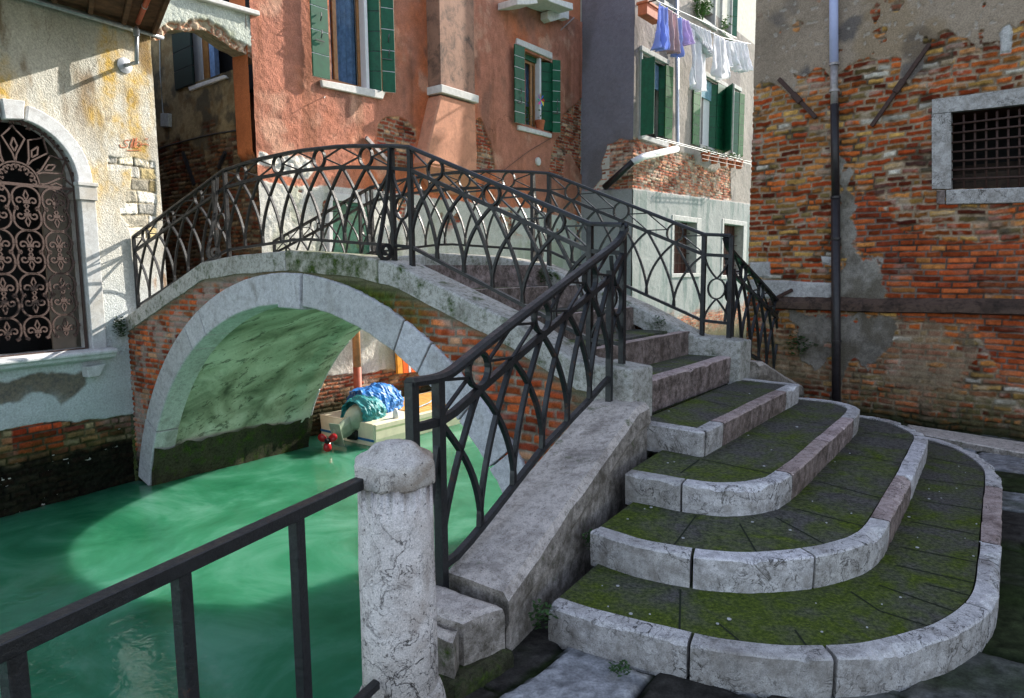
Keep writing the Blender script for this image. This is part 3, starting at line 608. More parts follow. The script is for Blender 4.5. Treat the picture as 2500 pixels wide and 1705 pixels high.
def rwall(T, Z):
    nz = fbm(T, Z, 0.25, 5, 3); nf = fbm(T, Z, 0.035, 4, 4); nb = fbm(T, Z, 0.8, 4, 5); Tj = T+nz*0.03; Zj = Z+fbm(T, Z, 0.12, 4, 6)*0.035
    h, c, pr = bricks(T, Z, 0.0645, 0.12, 0.26, 21, 0.012, RPAL, 0.0075, 1.6, (0.36, 0.265, 0.18))
    h2, c2, p2 = bricks(T, Z, 0.0615, 0.22, 0.26, 22, 0.005, RNEW, 0.0055, 0.8, (0.20, 0.15, 0.12))
    mnew = ss(-0.02, 0.02, sd(R_new, Tj, Zj)); c = mix(c, c2*1.0, mnew) if False else c*(1-mnew[..., None])+c2*mnew[..., None]; h = h*(1-mnew)+h2*mnew
    for ox, oz, sx, sz, sdn in ((0, 0, .3, .06, 8),):    # lime smears
        sme = ss(0.38, 0.75, fbm(T/1.8, Z, 0.11, 4, sdn)); c = mix(c, C(0.42, 0.35, 0.28), sme*0.45*(1-mnew*0.8)); h = h + sme*0.003
    low = ss(1.05, 0.95, Z)
    crumb = ss(-0.25, 0.45, fbm(T, Z, 0.4, 5, 9))*low; c = mix(c, C(0.20, 0.15, 0.095)*(1+0.5*nf+0.3*nz)[..., None], crumb*0.66); h = h*(1-crumb*0.5) + crumb*fbm(T, Z, 0.08, 4, 10)*0.012
    ds = ss(0.75, 0.15, Z+nz*0.2); c = mix(c, C(0.05, 0.05, 0.022)*(1+0.6*nf)[..., None], ds*ss(-0.4, 0.4, nz+nf*0.5)*0.85)
    g = ss(-0.006, 0.006, np.maximum(sd(R_pl, Tj, Zj), -1)); e = sd(R_pl, Tj, Zj)
    hole = ss(0.62, 0.68, fbm(T, Z, 0.22, 4, 12))*ss(0.9, 0.3, e); g = g*(1-hole)
    pc = C(0.265, 0.205, 0.155)*(1+0.18*nb+0.12*nf+0.12*nz)[..., None]
    pc = mix(pc, C(0.075, 0.07, 0.075), ss(0.15, 0.6, fbm(T, Z, 0.35, 4, 13)*1.0)*0.75*ss(1.3, 0.3, e)); pc = mix(pc, C(0.20, 0.13, 0.06), ss(0.2, 0.7, fbm(T, Z, 0.4, 4, 14))*0.4)
    pc = mix(pc, C(0.05, 0.045, 0.04), ss(0.42, 0.5, np.abs(fbm(T, Z, 0.07, 3, 15)))*0.5*0)
    c = mix(c, pc*1.0, g) if False else c*(1-g[..., None])+pc*g[..., None]; h = h*(1-g)+g*(0.024+nz*0.004+nf*0.0015+nb*0.006)
    pit = ss(0.72, 0.8, fbm(T, Z, 0.05, 2, 16)); h = h - pit*g*0.008; c = mix(c, C(0.40, 0.36, 0.32), pit*g*0.5)
    for poly, cc_, sd_ in ((R_strip, (0.21, 0.19, 0.165), 17), (R_low, (0.175, 0.155, 0.135), 18), (R_low2, (0.20, 0.15, 0.10), 19)):
        q = ss(-0.008, 0.01, sd(poly, Tj, Zj)+fbm(T, Z, 0.16, 5, sd_)*0.07); q = q*(0.7 if poly is R_low2 else 1)*(ss(0.30, 0.1, fbm(T, Z, 0.22, 5, sd_+5)) if poly is R_low2 else ss(0.75, 0.6, fbm(T, Z, 0.2, 5, sd_+5)))
        pc = C(*cc_)*(1+0.3*nz+0.25*nf)[..., None]; pc = mix(pc, C(0.085, 0.07, 0.05), ss(-0.2, 0.5, fbm(T, Z, 0.25, 6, sd_+9))*0.75)
        c = c*(1-q[..., None])+pc*q[..., None]; h = h*(1-q)+q*(0.017+nz*0.006+nf*0.002)
    for i, poly in enumerate(R_st):
        e = sd(poly, T+nf*0.006, Z+nz*0.008); q = ss(-0.004, 0.006, e); pc = C(0.40, 0.385, 0.375)*(1+0.22*nz+0.2*nf)[..., None]
        if i == 3: pc = pc*1.2
        c = c*(1-q[..., None])+pc*q[..., None]; h = h*(1-q)+q*(0.028*ss(0, 0.02, e)+nz*0.004+nf*0.002)
    al = ss(0.22, 0.02, Z+nz*0.1); c = mix(c, C(0.018, 0.022, 0.009), al*0.9)
    return h, c
R_hole = R_win
panel('wall', PR, min(ta, tb_)-0.3, max(ta, tb_), -0.15, 5.7, 0.0088, rwall, M['wall'], rb, holes=[R_win])
sgnR = 1 if tb_ > ta else -1
m = MB(); rect_tz(m, PR, ta+sgnR*0.02, tb_+sgnR*8, 0, 5.65, -0.5, -0.03)
# masonry behind the skin, with the window left open
m = MB(); P4 = [PR.pt(ta, -2, -0.02), PR.pt(ta, -2, -8)]
tw0, tw1 = sorted((R_win[0][0], R_win[1][0])); zw0, zw1 = min(q[1] for q in R_win), max(q[1] for q in R_win)
t_all0, t_all1 = sorted((ta, tb_+sgnR*7))
for (a, b, c_, d_) in ((t_all0, tw0 if tw0 > t_all0 else t_all0, -2, 9.5), (tw1, t_all1, -2, 9.5), (tw0, tw1, -2, zw0), (tw0, tw1, zw1, 9.5)):
    if b-a > 0.01: rect_tz(m, PR, a, b, c_, d_, -1.0, -0.06)
rect_tz(m, PR, t_all0, t_all1, -2, 9.5, -9, -1.002)
M['plainbrick'] = plain('far_side_brick', (0.2, 0.1, 0.06), 0.9, 0, 0.3, 8)
m.build('back_wall', M['plainbrick'], rb)
# window: stone surround, grille, dark room with timber lining
wf = MB()
F_ = lambda pts: prism_px(wf, PR, pts, -0.05, 0.035)
F_(z5([(1215,622),(1600,572),(1980,518),(1980,628),(1600,672),(1215,712)])); F_(z5([(1213,715),(1333,703),(1335,1178),(1298,1182),(1298,1180),(1215,1180)])); 
F_(z5([(1935,628),(2040,620),(2040,1172),(1935,1172)])); wfr = wf.build('window_surround', M['istria'], rb, bevel=0.008)
prism_px(MB(), PR, [(0,0),(1,0),(1,1)], 0, 1)
m = MB(); prism_px(m, PR, z5([(1302,1187),(1980,1163),(1980,1262),(1302,1277)]), -0.05, 0.05); m.build('window_sill', M['istria'], wfr, bevel=0.008)
m = MB(); prism_px(m, PR, z5([(1243,1188),(1298,1188),(1298,1276),(1243,1276)]), -0.04, 0.03); m.build('sill_block', M['istria_red'], wfr, bevel=0.006)
M['rust'] = plain('rusty_bars', (0.055, 0.028, 0.022), 0.7, 0.2, 0.4, 50, 0.5)
M['oldwood'] = plain('old_dark_timber', (0.05, 0.032, 0.022), 0.8, 0, 0.5, 12, 0.5)
m = MB()
for i, x in enumerate([1412, 1482, 1552, 1620, 1690, 1760, 1832, 1905]):
    a = PR.pt(*PR.px(*z5([(x, 675+(1790-x)*0.11)])[0], 0.0), -0.02); b = PR.pt(*PR.px(*z5([(x, 1180)])[0], 0.0), -0.02); m.tube([a, b], 0.011, 7, PR.n)
for i, y in enumerate([770, 825, 884, 942, 1000, 1055, 1112]):
    k = (1180-y)/400*0.095+0.02
    a = PR.pt(*PR.px(*z5([(1338, y+8)])[0], 0.0), 0.0); b = PR.pt(*PR.px(*z5([(1970, y+8-640*k)])[0], 0.0), 0.0); m.tube([a, b], 0.011, 7)
m.build('window_grille', M['rust'], wfr, smooth=True)
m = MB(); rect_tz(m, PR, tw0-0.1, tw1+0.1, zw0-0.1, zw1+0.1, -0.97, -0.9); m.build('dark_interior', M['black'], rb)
m = MB()
for k in range(4): rect_tz(m, PR, tw0, tw1, zw0-0.02+k*0.085, zw0+0.06+k*0.085, -0.32+0.01*k, -0.29)
m.build('timber_lining', M['oldwood'], rb)
# string course
M['ledge'] = stone_mat('dark_string_course', (0.085, 0.055, 0.042), (0.016, 0.012, 0.010), 0.1, 0.0, 5, stain=(0.014, 0.012, 0.011), bstr=0.9)
zl = PR.px(2200, 740)[1]; tl0 = PR.px(1885, 745)[0]
def lprof(path_t, name, prof, mat, seed):
    vs = []; fs = []; k = len(prof)
    for t in path_t:
        for j, (o, z) in enumerate(prof): q = n1(t, j*2.0, 0.12, 3, seed)*0.006; vs.append(PR.pt(t, z+q+n1(t, 9, 1.0, 3, seed)*0.012, o+q))
    n = len(path_t)
    for i in range(n-1):
        for j in range(k): l = (j+1) % k; fs.append((i*k+j, i*k+l, (i+1)*k+l, (i+1)*k+j))
    fs += [tuple(range(k)), tuple((n-1)*k+j for j in range(k))]
    return MB().add(vs, fs).build(name, mat, rb, smooth=False)
lprof(np.linspace(tl0, tb_+sgnR*0.2, 90), 'string_course', [(-0.05, zl+0.06), (0.02, zl+0.055), (0.075, zl+0.01), (0.10, zl-0.01), (0.10, zl-0.085), (0.06, zl-0.10), (-0.05, zl-0.105)], M['ledge'], 3)
# wall anchors (iron ties): three bars
def iron_tie(p0, p1, label, wd=0.045, mat='rust', knob=True):
    a = PR.pt(*PR.px(*p0, 0.05), 0.05); b = PR.pt(*PR.px(*p1, 0.05), 0.05)
    t = thing('wall_tie', label, 'wall tie', (a+b)/2, 'iron ties in the brick wall')
    m = MB(); n = 8; P_ = [a+(b-a)*k/n+PR.n*n1(k, a[0], 2, 2, 4)*0.006 for k in range(n+1)]; m.bar(P_, wd, 0.03, PR.n); m.build('bar', M[mat], t, bevel=0.004)
    if knob: c = (a+b)/2; d = (b-a)/np.linalg.norm(b-a); MB().obox(c+PR.n*0.012, d*0.07, np.cross(d, PR.n)*0.033, PR.n*0.02).build('knuckle', M[mat], t, bevel=0.006)
iron_tie(z5([(258, 492)])[0], z5([(492, 738)])[0], 'short rusty iron tie slanting down beside the upper drainpipe')
iron_tie(z5([(1200, 275)])[0], z5([(838, 790)])[0], 'long dark iron tie slanting between drainpipe and barred window', 0.042)
iron_tie((1880, 735), (1935, 708), 'rust eaten iron tie lying above the dark string course', 0.04, 'rust', False)
# drainpipe: plastic upper part, iron lower part
M['lilac'] = plain('pale_lilac_pipe', (0.42, 0.45, 0.68), 0.45, 0, 0.08, 10, 0.05)
M['zinc'] = plain('stained_zinc', (0.30, 0.27, 0.27), 0.5, 0.4, 0.4, 14, 0.1)
M['ironpipe'] = plain('dark_cast_iron', (0.022, 0.018, 0.02), 0.45, 0.1, 0.4, 20, 0.3)
dp = thing('drainpipe', 'tall drainpipe, lilac above and black cast iron below, on the brick wall', 'drainpipe', PR.pt(PR.px(2036, 900)[0], 0, 0.1))
def dpt(x, y, o=0.10): return PR.pt(*PR.px(x, y, o), o)
MB().tube([dpt(2035, -120), dpt(2036, 160)], 0.045, 20, PR.n).build('upper_pipe', M['lilac'], dp, smooth=True)
MB().tube([dpt(2036, 160), dpt(2037, 257)], 0.039, 20, PR.n).build('zinc_sleeve', M['zinc'], dp, smooth=True)
MB().tube([dpt(2037, 255), dpt(2040, 482)], 0.042, 20, PR.n).build('middle_pipe', M['ironpipe'], dp, smooth=True)
MB().tube([dpt(2040, 480), dpt(2042, 1100)], 0.047, 20, PR.n).build('lower_pipe', M['ironpipe'], dp, smooth=True)
for (x, y) in ((2036, 157), (2037, 222), (2040, 482), (2041, 583), (2042, 833)):
    c = dpt(x, y); MB().tube([c-up*0.012, c+up*0.012], 0.053, 20, PR.n).build('collar', M['ironpipe'] if y > 300 else M['zinc'], dp, smooth=False)

# ---------------------------------------------------------------- LEFT PALE HOUSE
lh = thing('pale_house', 'pale stucco canal house with arched grilled window and yellow stains', 'house', PL.pt(0, 0))
z0_ = lambda L: [(x/2.733, y/2.733) for x, y in L]
z2_ = lambda L: [(x/2.2647, y/2.2647+500) for x, y in L]
zw_ = lambda L: [(x/2.263, y/2.263+200) for x, y in L]
tLc = PL.px(381, 300)[0]                                 # the corner
sp = PL.px(186, 445); ap = PL.px(30, 288); LCx, LCz = ap[0], sp[1]; LRx, LRz = sp[0]-ap[0], ap[1]-sp[1]
silz = PL.px(120, 868)[1]; LWbot = silz+0.03
def arch_poly(rx, rz, zb, n=28): return [(LCx-rx, zb)] + [(LCx-rx*math.cos(a), LCz+rz*math.sin(a)) for a in np.linspace(0, math.pi, n)] + [(LCx+rx, zb)]
L_open = arch_poly(LRx+0.03, LRz+0.03, LWbot-0.03)
Lq = PL.poly(z0_([(722,1040),(1035,1075),(1045,1600),(880,1590),(860,1500),(808,1440),(808,1385),(840,1380),(842,1265),(876,1262),(876,1130),(724,1125)]))
L_base = PL.poly([(-400,1120),(0,1052),(130,1030),(250,1022),(308,1012),(330,1008),(400,990),(400,1500),(-400,1500)])
L_red = PL.poly([(30,1048),(150,1018),(158,1090),(35,1112)])
L_under = PL.poly([(-200,930),(60,920),(210,898),(215,935),(150,990),(100,960),(40,985),(-200,1000)])
LPAL = [(0.36, 0.20, 0.09, 3), (0.30, 0.12, 0.06, 3), (0.22, 0.06, 0.04, 3), (0.40, 0.30, 0.17, 3)]
def lwall(T, Z):
    nz = fbm(T, Z, 0.25, 5, 103); nf = fbm(T, Z, 0.03, 4, 104); nb = fbm(T, Z, 0.7, 4, 105)
    c = C(0.60, 0.585, 0.53)*(1+0.10*nb+0.10*nf+0.06*nz)[..., None]
    yel = ss(-0.25, 0.75, fbm(T*1.6, Z*0.55, 0.5, 6, 106)+ss(-1.2, 0.0, T-tLc)*0.45-0.25)*ss(2.0, 3.2, Z); yel = np.clip(yel*1.2, 0, 1)*(0.6+0.4*ss(-0.3, 0.4, fbm(T, Z, 0.07, 4, 131))); c = mix(c, C(0.58, 0.38, 0.09), yel*0.95)
    brn = ss(-0.05, 0.6, fbm(T*1.6, Z*0.6, 0.4, 6, 107))*ss(2.8, 4.2, Z); c = mix(c, C(0.20, 0.125, 0.055), brn*0.8); gyr = ss(0.1, 0.7, fbm(T*1.4, Z*0.7, 0.6, 6, 141)); c = mix(c, C(0.36, 0.34, 0.28), gyr*0.45)
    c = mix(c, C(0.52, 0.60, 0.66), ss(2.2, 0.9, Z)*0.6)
    rus = ss(0.1, 0.6, fbm(T*2, Z*0.6, 0.3, 5, 108)+ss(0.5, 0.0, np.abs(T-tLc+0.25))*0.3-0.1)*ss(0.6, 1.2, Z)*ss(2.6, 1.8, Z)*ss(-0.5, -0.2, T-tLc); c = mix(c, C(0.34, 0.19, 0.09), rus*0.8)
    h = nf*0.0016 + nz*0.004 + nb*0.008
    hq, cq, pq = bricks(T, Z, 0.165, 0.22, 0.5, 111, 0.01, [(0.62, 0.57, 0.46, 3), (0.56, 0.45, 0.24, 2), (0.64, 0.62, 0.56, 3)], 0.007, 1.0, (0.50, 0.43, 0.30))
    q = ss(-0.01, 0.01, sd(Lq, T+nz*0.015, Z+nz*0.02)); c = c*(1-q[..., None])+cq*q[..., None]; h = h*(1-q)+q*(hq*0.7-0.022+fbm(T, Z, 0.06, 4, 112)*0.007)
    u = ss(-0.02, 0.03, sd(L_under, T+nz*0.05, Z+nz*0.06)); c = mix(c, C(0.11, 0.075, 0.04)*(1+0.5*nf)[..., None], u*0.85)
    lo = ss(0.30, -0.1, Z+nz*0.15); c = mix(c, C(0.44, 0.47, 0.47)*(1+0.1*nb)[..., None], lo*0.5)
    hb, cb, pb = bricks(T, Z, 0.085, 0.20, 0.30, 115, 0.012, LPAL, 0.009, 1.5, (0.20, 0.17, 0.10))
    hr, cr_, pr = bricks(T, Z, 0.085, 0.27, 0.29, 116, 0.004, [(0.40, 0.06, 0.02, 1), (0.34, 0.045, 0.018, 1)], 0.010, 0.6, (0.12, 0.10, 0.08))
    r = ss(-0.006, 0.006, sd(L_red, T, Z)); cb = cb*(1-r[..., None])+cr_*r[..., None]; hb = hb*(1-r)+(hr+0.008)*r
    dirt = ss(-0.1, 0.5, fbm(T, Z, 0.2, 4, 117)); cb = mix(cb, C(0.10, 0.09, 0.045), dirt*0.6*(1-r))
    al = ss(-0.42, -0.66, Z+nz*0.10); cb = mix(cb, C(0.008, 0.010, 0.006)*(1+0.8*nf)[..., None], al*0.97); gg = ss(-0.25, -0.5, Z+nz*0.1)*(1-al); cb = mix(cb, C(0.04, 0.05, 0.012), gg*0.7)
    b = ss(-0.008, 0.008, sd(L_base, T+nz*0.03, Z+nz*0.03)); c = c*(1-b[..., None])+cb*b[..., None]; h = h*(1-b)+b*(hb-0.035+fbm(T, Z, 0.08, 4, 118)*0.008*(1+al))
    crk = ss(0.03, 0.0, np.abs(fbm(T, Z*0.6, 0.5, 4, 119)-0.1))*ss(0.1, 0.5, fbm(T, Z, 0.8, 2, 120)); c = mix(c, C(0.15, 0.12, 0.09), crk*0.5*(1-b))
    return h, c
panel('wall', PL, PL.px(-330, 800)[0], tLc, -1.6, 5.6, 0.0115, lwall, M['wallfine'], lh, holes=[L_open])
m = MB(); tl_ = PL.px(-330, 800)[0]
rect_tz(m, PL, tLc-0.42, tLc-0.004, -2, 5.7, -1.0, -0.04)
m.hexa([PL.pt(tLc-0.004, -2, -0.04), PL.pt(tLc-0.004, -2, -0.04)+eb*6, PL.pt(tLc-1.0, -2, -0.5)+eb*6, PL.pt(tLc-0.5, -2, -1.2)]+[PL.pt(tLc-0.004, 5.7, -0.04), PL.pt(tLc-0.004, 5.7, -0.04)+eb*6, PL.pt(tLc-1.0, 5.7, -0.5)+eb*6, PL.pt(tLc-0.5, 5.7, -1.2)])
rect_tz(m, PL, tl_-4, LCx-LRx-0.1, -2, 5.7, -1.0, -0.05); rect_tz(m, PL, tl_-4, tLc-0.3, -2, LWbot-0.06, -1.0, -0.05); rect_tz(m, PL, tl_-4, tLc-0.3, LCz+LRz+0.12, 5.7, -1.0, -0.05)
rect_tz(m, PL, tl_-4, tLc-0.3, -2, 5.7, -2.2, -1.2)
M['stucco'] = plain('plain_stucco', (0.5, 0.48, 0.43), 0.9, 0, 0.15, 8, 0.4)
m.build('back_wall', M['stucco'], lh)
# arched opening: reveal, stone archivolt, keystone, imposts, jamb, sill
def strip(mb, pl, inner, outer, o0, o1):                 # solid band between two (t,z) polylines
    n = len(inner); vs = []
    for (a, b) in zip(inner, outer): vs += [pl.pt(a[0], a[1], o1), pl.pt(b[0], b[1], o1), pl.pt(b[0], b[1], o0), pl.pt(a[0], a[1], o0)]
    fs = [(i*4+k, i*4+(k+1) % 4, (i+1)*4+(k+1) % 4, (i+1)*4+k) for i in range(n-1) for k in range(4)]; fs += [(0, 1, 2, 3), ((n-1)*4+3, (n-1)*4+2, (n-1)*4+1, (n-1)*4)]
    return mb.add(vs, fs)
wd = 0.185
al_ = np.linspace(0.0, math.pi/2-0.19, 22)
win = MB(); strip(win, PL, [(LCx+LRx*math.cos(a), LCz+LRz*math.sin(a)) for a in al_], [(LCx+(LRx+wd)*math.cos(a), LCz+(LRz+wd)*math.sin(a)) for a in al_], -0.22, 0.045)
M['jamb'] = stone_mat('smooth_pale_stone', (0.58, 0.60, 0.62), (0.44, 0.44, 0.45), 0.25, 0.0, 4, pits=0.2, stain=(0.40, 0.36, 0.30), bstr=0.25)
arw = win.build('arched_window_surround', M['jamb'], lh, bevel=0.012, segs=2)
m = MB(); al2 = np.linspace(math.pi/2+0.19, math.pi, 22); strip(m, PL, [(LCx+LRx*math.cos(a), LCz+LRz*math.sin(a)) for a in al2], [(LCx+(LRx+wd)*math.cos(a), LCz+(LRz+wd)*math.sin(a)) for a in al2], -0.22, 0.045); m.build('archivolt', M['jamb'], arw, bevel=0.012)
m = MB(); prism_px(m, PL, zw_([(10,90),(138,105),(132,207),(30,205)]), -0.22, 0.085); m.build('keystone', M['jamb'], arw, bevel=0.008)
for s_ in (1, -1):
    x0, x1 = (LCx+s_*(LRx-0.015), LCx+s_*(LRx+wd+0.03)); x0, x1 = min(x0, x1), max(x0, x1); imz = PL.px(200, 489)[1]
    m = MB(); rect_tz(m, PL, x0, x1, imz, LCz, -0.20, 0.075); rect_tz(m, PL, x0-0.012, x1+0.012, LCz-0.045, LCz+0.004, -0.20, 0.09); m.build('impost', M['jamb'], arw, bevel=0.006)
    x0, x1 = (LCx+s_*(LRx+0.01), LCx+s_*(LRx+wd+0.01)); x0, x1 = min(x0, x1), max(x0, x1)
    m = MB(); rect_tz(m, PL, x0, x1, LWbot-0.04, imz, -0.22, 0.055); m.build('jamb', M['jamb'], arw, bevel=0.008)
slp = MB(); tS0, tS1 = LCx-1.25, PL.px(268, 866)[0]; prof = [(-0.25, 0.04), (0.13, 0.028), (0.19, 0.02), (0.205, 0.0), (0.20, -0.03), (0.17, -0.05), (0.15, -0.085), (0.10, -0.11), (0.05, -0.125), (-0.05, -0.125)]
vs = [PL.pt(t, silz+z, o) for t in (tS0, tS1) for o, z in prof]; k = len(prof)
slp.add(vs, [(j, (j+1) % k, k+(j+1) % k, k+j) for j in range(k)] + [tuple(range(k)), tuple(range(k, 2*k))]); slp.build('window_sill', M['jamb'], arw, bevel=0.006)
m = MB(); prism_px(m, PL, z2_([(482,898),(586,880),(552,950),(490,958)]), -0.05, 0.14); m.build('sill_bracket', M['jamb'], arw, bevel=0.008)
# interior of the arched window: dark room, pale shutters standing inside
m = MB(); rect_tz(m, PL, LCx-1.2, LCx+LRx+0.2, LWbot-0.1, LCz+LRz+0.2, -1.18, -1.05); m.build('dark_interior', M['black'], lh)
M['beige'] = plain('beige_inner_shutter', (0.24, 0.19, 0.15), 0.7, 0, 0.15, 6)
m = MB(); a, b = LCx+LRx-0.30, LCx+LRx-0.02; rect_tz(m, PL, a, b, LWbot, LCz+0.15, -0.30, -0.27); m.build('inner_shutter', M['beige'], arw)
# wrought-iron grille: rows of scrolled circles with fleurs-de-lis
M['grille'] = plain('brown_wrought_iron', (0.075, 0.045, 0.038), 0.6, 0.1, 0.3, 60, 0.4)
def spiral(c, u, v, r0, r1, a0, a1, n=14): return [c + (u*math.cos(a0+(a1-a0)*k/n)+v*math.sin(a0+(a1-a0)*k/n))*(r0+(r1-r0)*k/n) for k in range(n+1)]
gr = thing('window_grille', 'ornate brown iron grille of circles and lilies in the arched window', 'grille', PL.pt(LCx, LWbot, -0.03))
GO = -0.03
gU, gV = PL.d, up
def gp(t, z): return PL.pt(t, z, GO)
xs_right = LCx+LRx-0.02; pit = 0.395; zpit = 0.485
frame = MB(); frame.bar([gp(LCx-LRx, LWbot+0.01), gp(xs_right, LWbot+0.01), gp(xs_right, LCz-0.08)] , 0.02, 0.022, PL.n); frame.bar([gp(LCx-LRx, LCz-0.09), gp(xs_right, LCz-0.09)], 0.035, 0.02, PL.n)
frame.bar([gp(LCx+(LRx-0.02)*math.cos(a), LCz-0.08+(LRz+0.06)*math.sin(a)) for a in np.linspace(0, math.pi, 30)], 0.02, 0.022, PL.n)
frame.build('grille_frame', M['grille'], gr)
gx1 = PL.px(67, 500)[0]; gx0 = PL.px(138, 500)[0]; pit = gx0-gx1
def circle_unit(cx, cz, flip):
    m = MB(); rx = pit/2*0.93; s = -1 if flip else 1; c = gp(cx, cz)
    P_ = []
    for a in np.linspace(-0.70, math.pi+0.70, 26): z = math.sin(a); P_.append(c+gU*rx*math.copysign(abs(math.cos(a))**0.9, math.cos(a))+gV*s*(0.140 if z > 0 else 0.175)*z)
    m.bar(P_, 0.021, 0.024, PL.n)
    for q in (-1, 1):
        m.bar([c+gU*q*rx*0.90, c+gU*q*rx*1.14], 0.045, 0.03, PL.n); m.bar([c+gU*q*rx*0.62-gV*s*0.135, c+gU*q*rx*0.86-gV*s*0.115], 0.035, 0.03, PL.n)
        m.bar(spiral(c+gU*q*0.075-gV*s*0.035, gU*q, gV*s, 0.050, 0.014, math.pi*1.2, -math.pi*0.9), 0.019, 0.022, PL.n)
        m.bar([c-gV*s*0.03, c+gU*q*0.026+gV*s*0.03, c+gV*s*0.095], 0.015, 0.02, PL.n)
        m.bar([c-gV*s*0.06, c+gU*q*0.022-gV*s*0.09, c-gV*s*0.125], 0.015, 0.02, PL.n)
    m.bar([c-gU*0.036-gV*s*0.045, c+gU*0.036-gV*s*0.045], 0.040, 0.028, PL.n)
    m.build('scroll_circle', M['grille'], gr, smooth=False)
z_ = LCz-0.09-0.155; row = 0
while z_ > LWbot+0.12:
    for k in range(0, 5):
        x_ = gx0-k*pit
        if x_ > LCx-LRx+0.1: circle_unit(x_, z_, row % 2 == 1)
    z_ -= 0.245 if row % 2 == 0 else 0.275; row += 1
# fanlight of the grille
m = MB(); fc = gp(LCx, LCz-0.07)
for a in np.linspace(0, math.pi, 7)[0:]:
    u = gU*math.cos(a)+gV*math.sin(a); v = -gU*math.sin(a)+gV*math.cos(a); q = 0.45
    m.bar([fc+u*0.24, fc+u*0.33+v*0.02, fc+u*0.52+v*0.12, fc+u*0.60+v*0.045, fc+u*0.66], 0.018, 0.022, PL.n); m.bar([fc+u*0.24, fc+u*0.33-v*0.02, fc+u*0.52-v*0.12, fc+u*0.60-v*0.045, fc+u*0.66], 0.018, 0.022, PL.n)
    for s_ in (-1, 1): m.bar([fc+u*0.36, fc+u*0.43+v*0.035*s_, fc+u*0.52], 0.018, 0.022, PL.n); m.bar(spiral(fc+u*0.73+v*0.06*s_, u, v*s_, 0.062, 0.014, -2.6, 3.4), 0.018, 0.022, PL.n)
    a2 = a+math.pi/12; u = gU*math.cos(a2)+gV*math.sin(a2); v = -gU*math.sin(a2)+gV*math.cos(a2)
    for s_ in (-1, 1): m.bar(spiral(fc+u*0.70+v*0.05*s_, u, v*s_, 0.055, 0.012, -2.6, 3.2), 0.018, 0.022, PL.n); m.bar(spiral(fc+u*0.18+v*0.035*s_, u, v*s_, 0.04, 0.012, -2.6, 3.0), 0.018, 0.022, PL.n)
m.bar([fc+(gU*math.cos(a)+gV*math.sin(a))*0.24 for a in np.linspace(0, math.pi, 16)], 0.018, 0.022, PL.n)
m.build('fan_scrollwork', M['grille'], gr)
# red scribble near the corner
M['redpaint'] = plain('red_scribble_paint', (0.50, 0.16, 0.08), 0.9, 0, 0.3)
m = MB()
for st_ in ([(870,938),(835,935),(828,955),(850,965),(845,985),(800,985),(798,965)], [(868,985),(885,930),(893,920),(880,960),(878,990)], [(890,985),(902,930),(915,918),(905,950),(898,990)], [(925,945),(905,960),(912,990),(935,985),(945,960),(925,945)], [(925,965),(980,962),(990,975)], [(845,1005),(940,1003)], [(965,930),(985,928)]):
    P_ = [PL.pt(*PL.px(x/2.733, y/2.733, 0.0), 0.008) for x, y in st_]; m.bar(chaikin(P_, 2), 0.010, 0.003, PL.n)
m.build('graffiti', M['redpaint'], lh)
# eaves: boarded soffit with joists, at the top left
M['soffit'] = plain('dark_brown_boards', (0.095, 0.05, 0.028), 0.85, 0, 0.6, 7, 0.7)
def on_z(x, y, z): return hz(x, y, z)
zE = PL.px(383, 84)[1]
E1 = PL.pt(*PL.px(383, 84), 0); E0 = PL.pt(*PL.px(-60, -8), 0); E0[2] = zE; E1[2] = zE
E2 = on_z(418, -4, zE); dv = (E2-E1); dv = dv*2.2
m = MB(); m.prism([E0-PL.d*3, E1, E1+dv, E0-PL.d*3+dv], up*0.05); m.build('eaves_boards', M['soffit'], lh)
m = MB()
for k in range(9): a = E1-PL.d*(0.06+0.42*k); m.bar([a-up*0.03, a+dv-up*0.03], 0.055, 0.07)
m.build('eaves_joists', M['soffit'], lh, bevel=0.004)
# pipes on the left house
M['greypipe'] = plain('galvanised_pipe', (0.42, 0.45, 0.50), 0.4, 0.5, 0.2, 18, 0.1)
M['redpipe'] = plain('reddish_copper_pipe', (0.42, 0.09, 0.045), 0.5, 0.1, 0.2, 14, 0.1)
def lp(x, y, o): return PL.pt(*PL.px(x, y, o), o)
t = thing('conduit', 'grey metal conduit running under the eaves of the pale house', 'pipe', lp(200, 40, 0.12))
MB().tube([lp(25, -16, 0.12), lp(312, 68, 0.12), lp(332, 76, 0.12)], 0.032, 14).build('pipe_run', M['greypipe'], t, smooth=True); MB().tube([lp(340, 76, 0.12), lp(398, 93, 0.12)], 0.026, 12).build('pipe_end', M['greypipe'], t, smooth=True)
t = thing('standpipe', 'short grey pipe ending on a round wall flange under the eaves', 'pipe', lp(333, 120, 0.28))
MB().tube([lp(334, 66, 0.28), lp(333, 156, 0.28)], 0.026, 14, PL.n).build('vertical_pipe', M['greypipe'], t, smooth=True)
MB().tube([PL.pt(*PL.px(333, 153, 0.28), 0.30), lp(333, 153, 0.28)-PL.n*0.27], 0.024, 12).build('stub', M['greypipe'], t, smooth=True)
c = lp(333, 153, 0.28)-PL.n*0.27; MB().lathe(c-PL.n*0.01, [(0.10, 0), (0.10, 0.02), (0.035, 0.035)], 20, PL.n, up).build('flange', M['greypipe'], t)
c = lp(333, 78, 0.28); MB().tube([c+up*0.03, c-up*0.05], 0.038, 14, PL.n).build('coupling', M['greypipe'], t)
t = thing('red_pipe', 'reddish pipe dropping from the eaves to the grey conduit', 'pipe', lp(340, 40, 0.3))
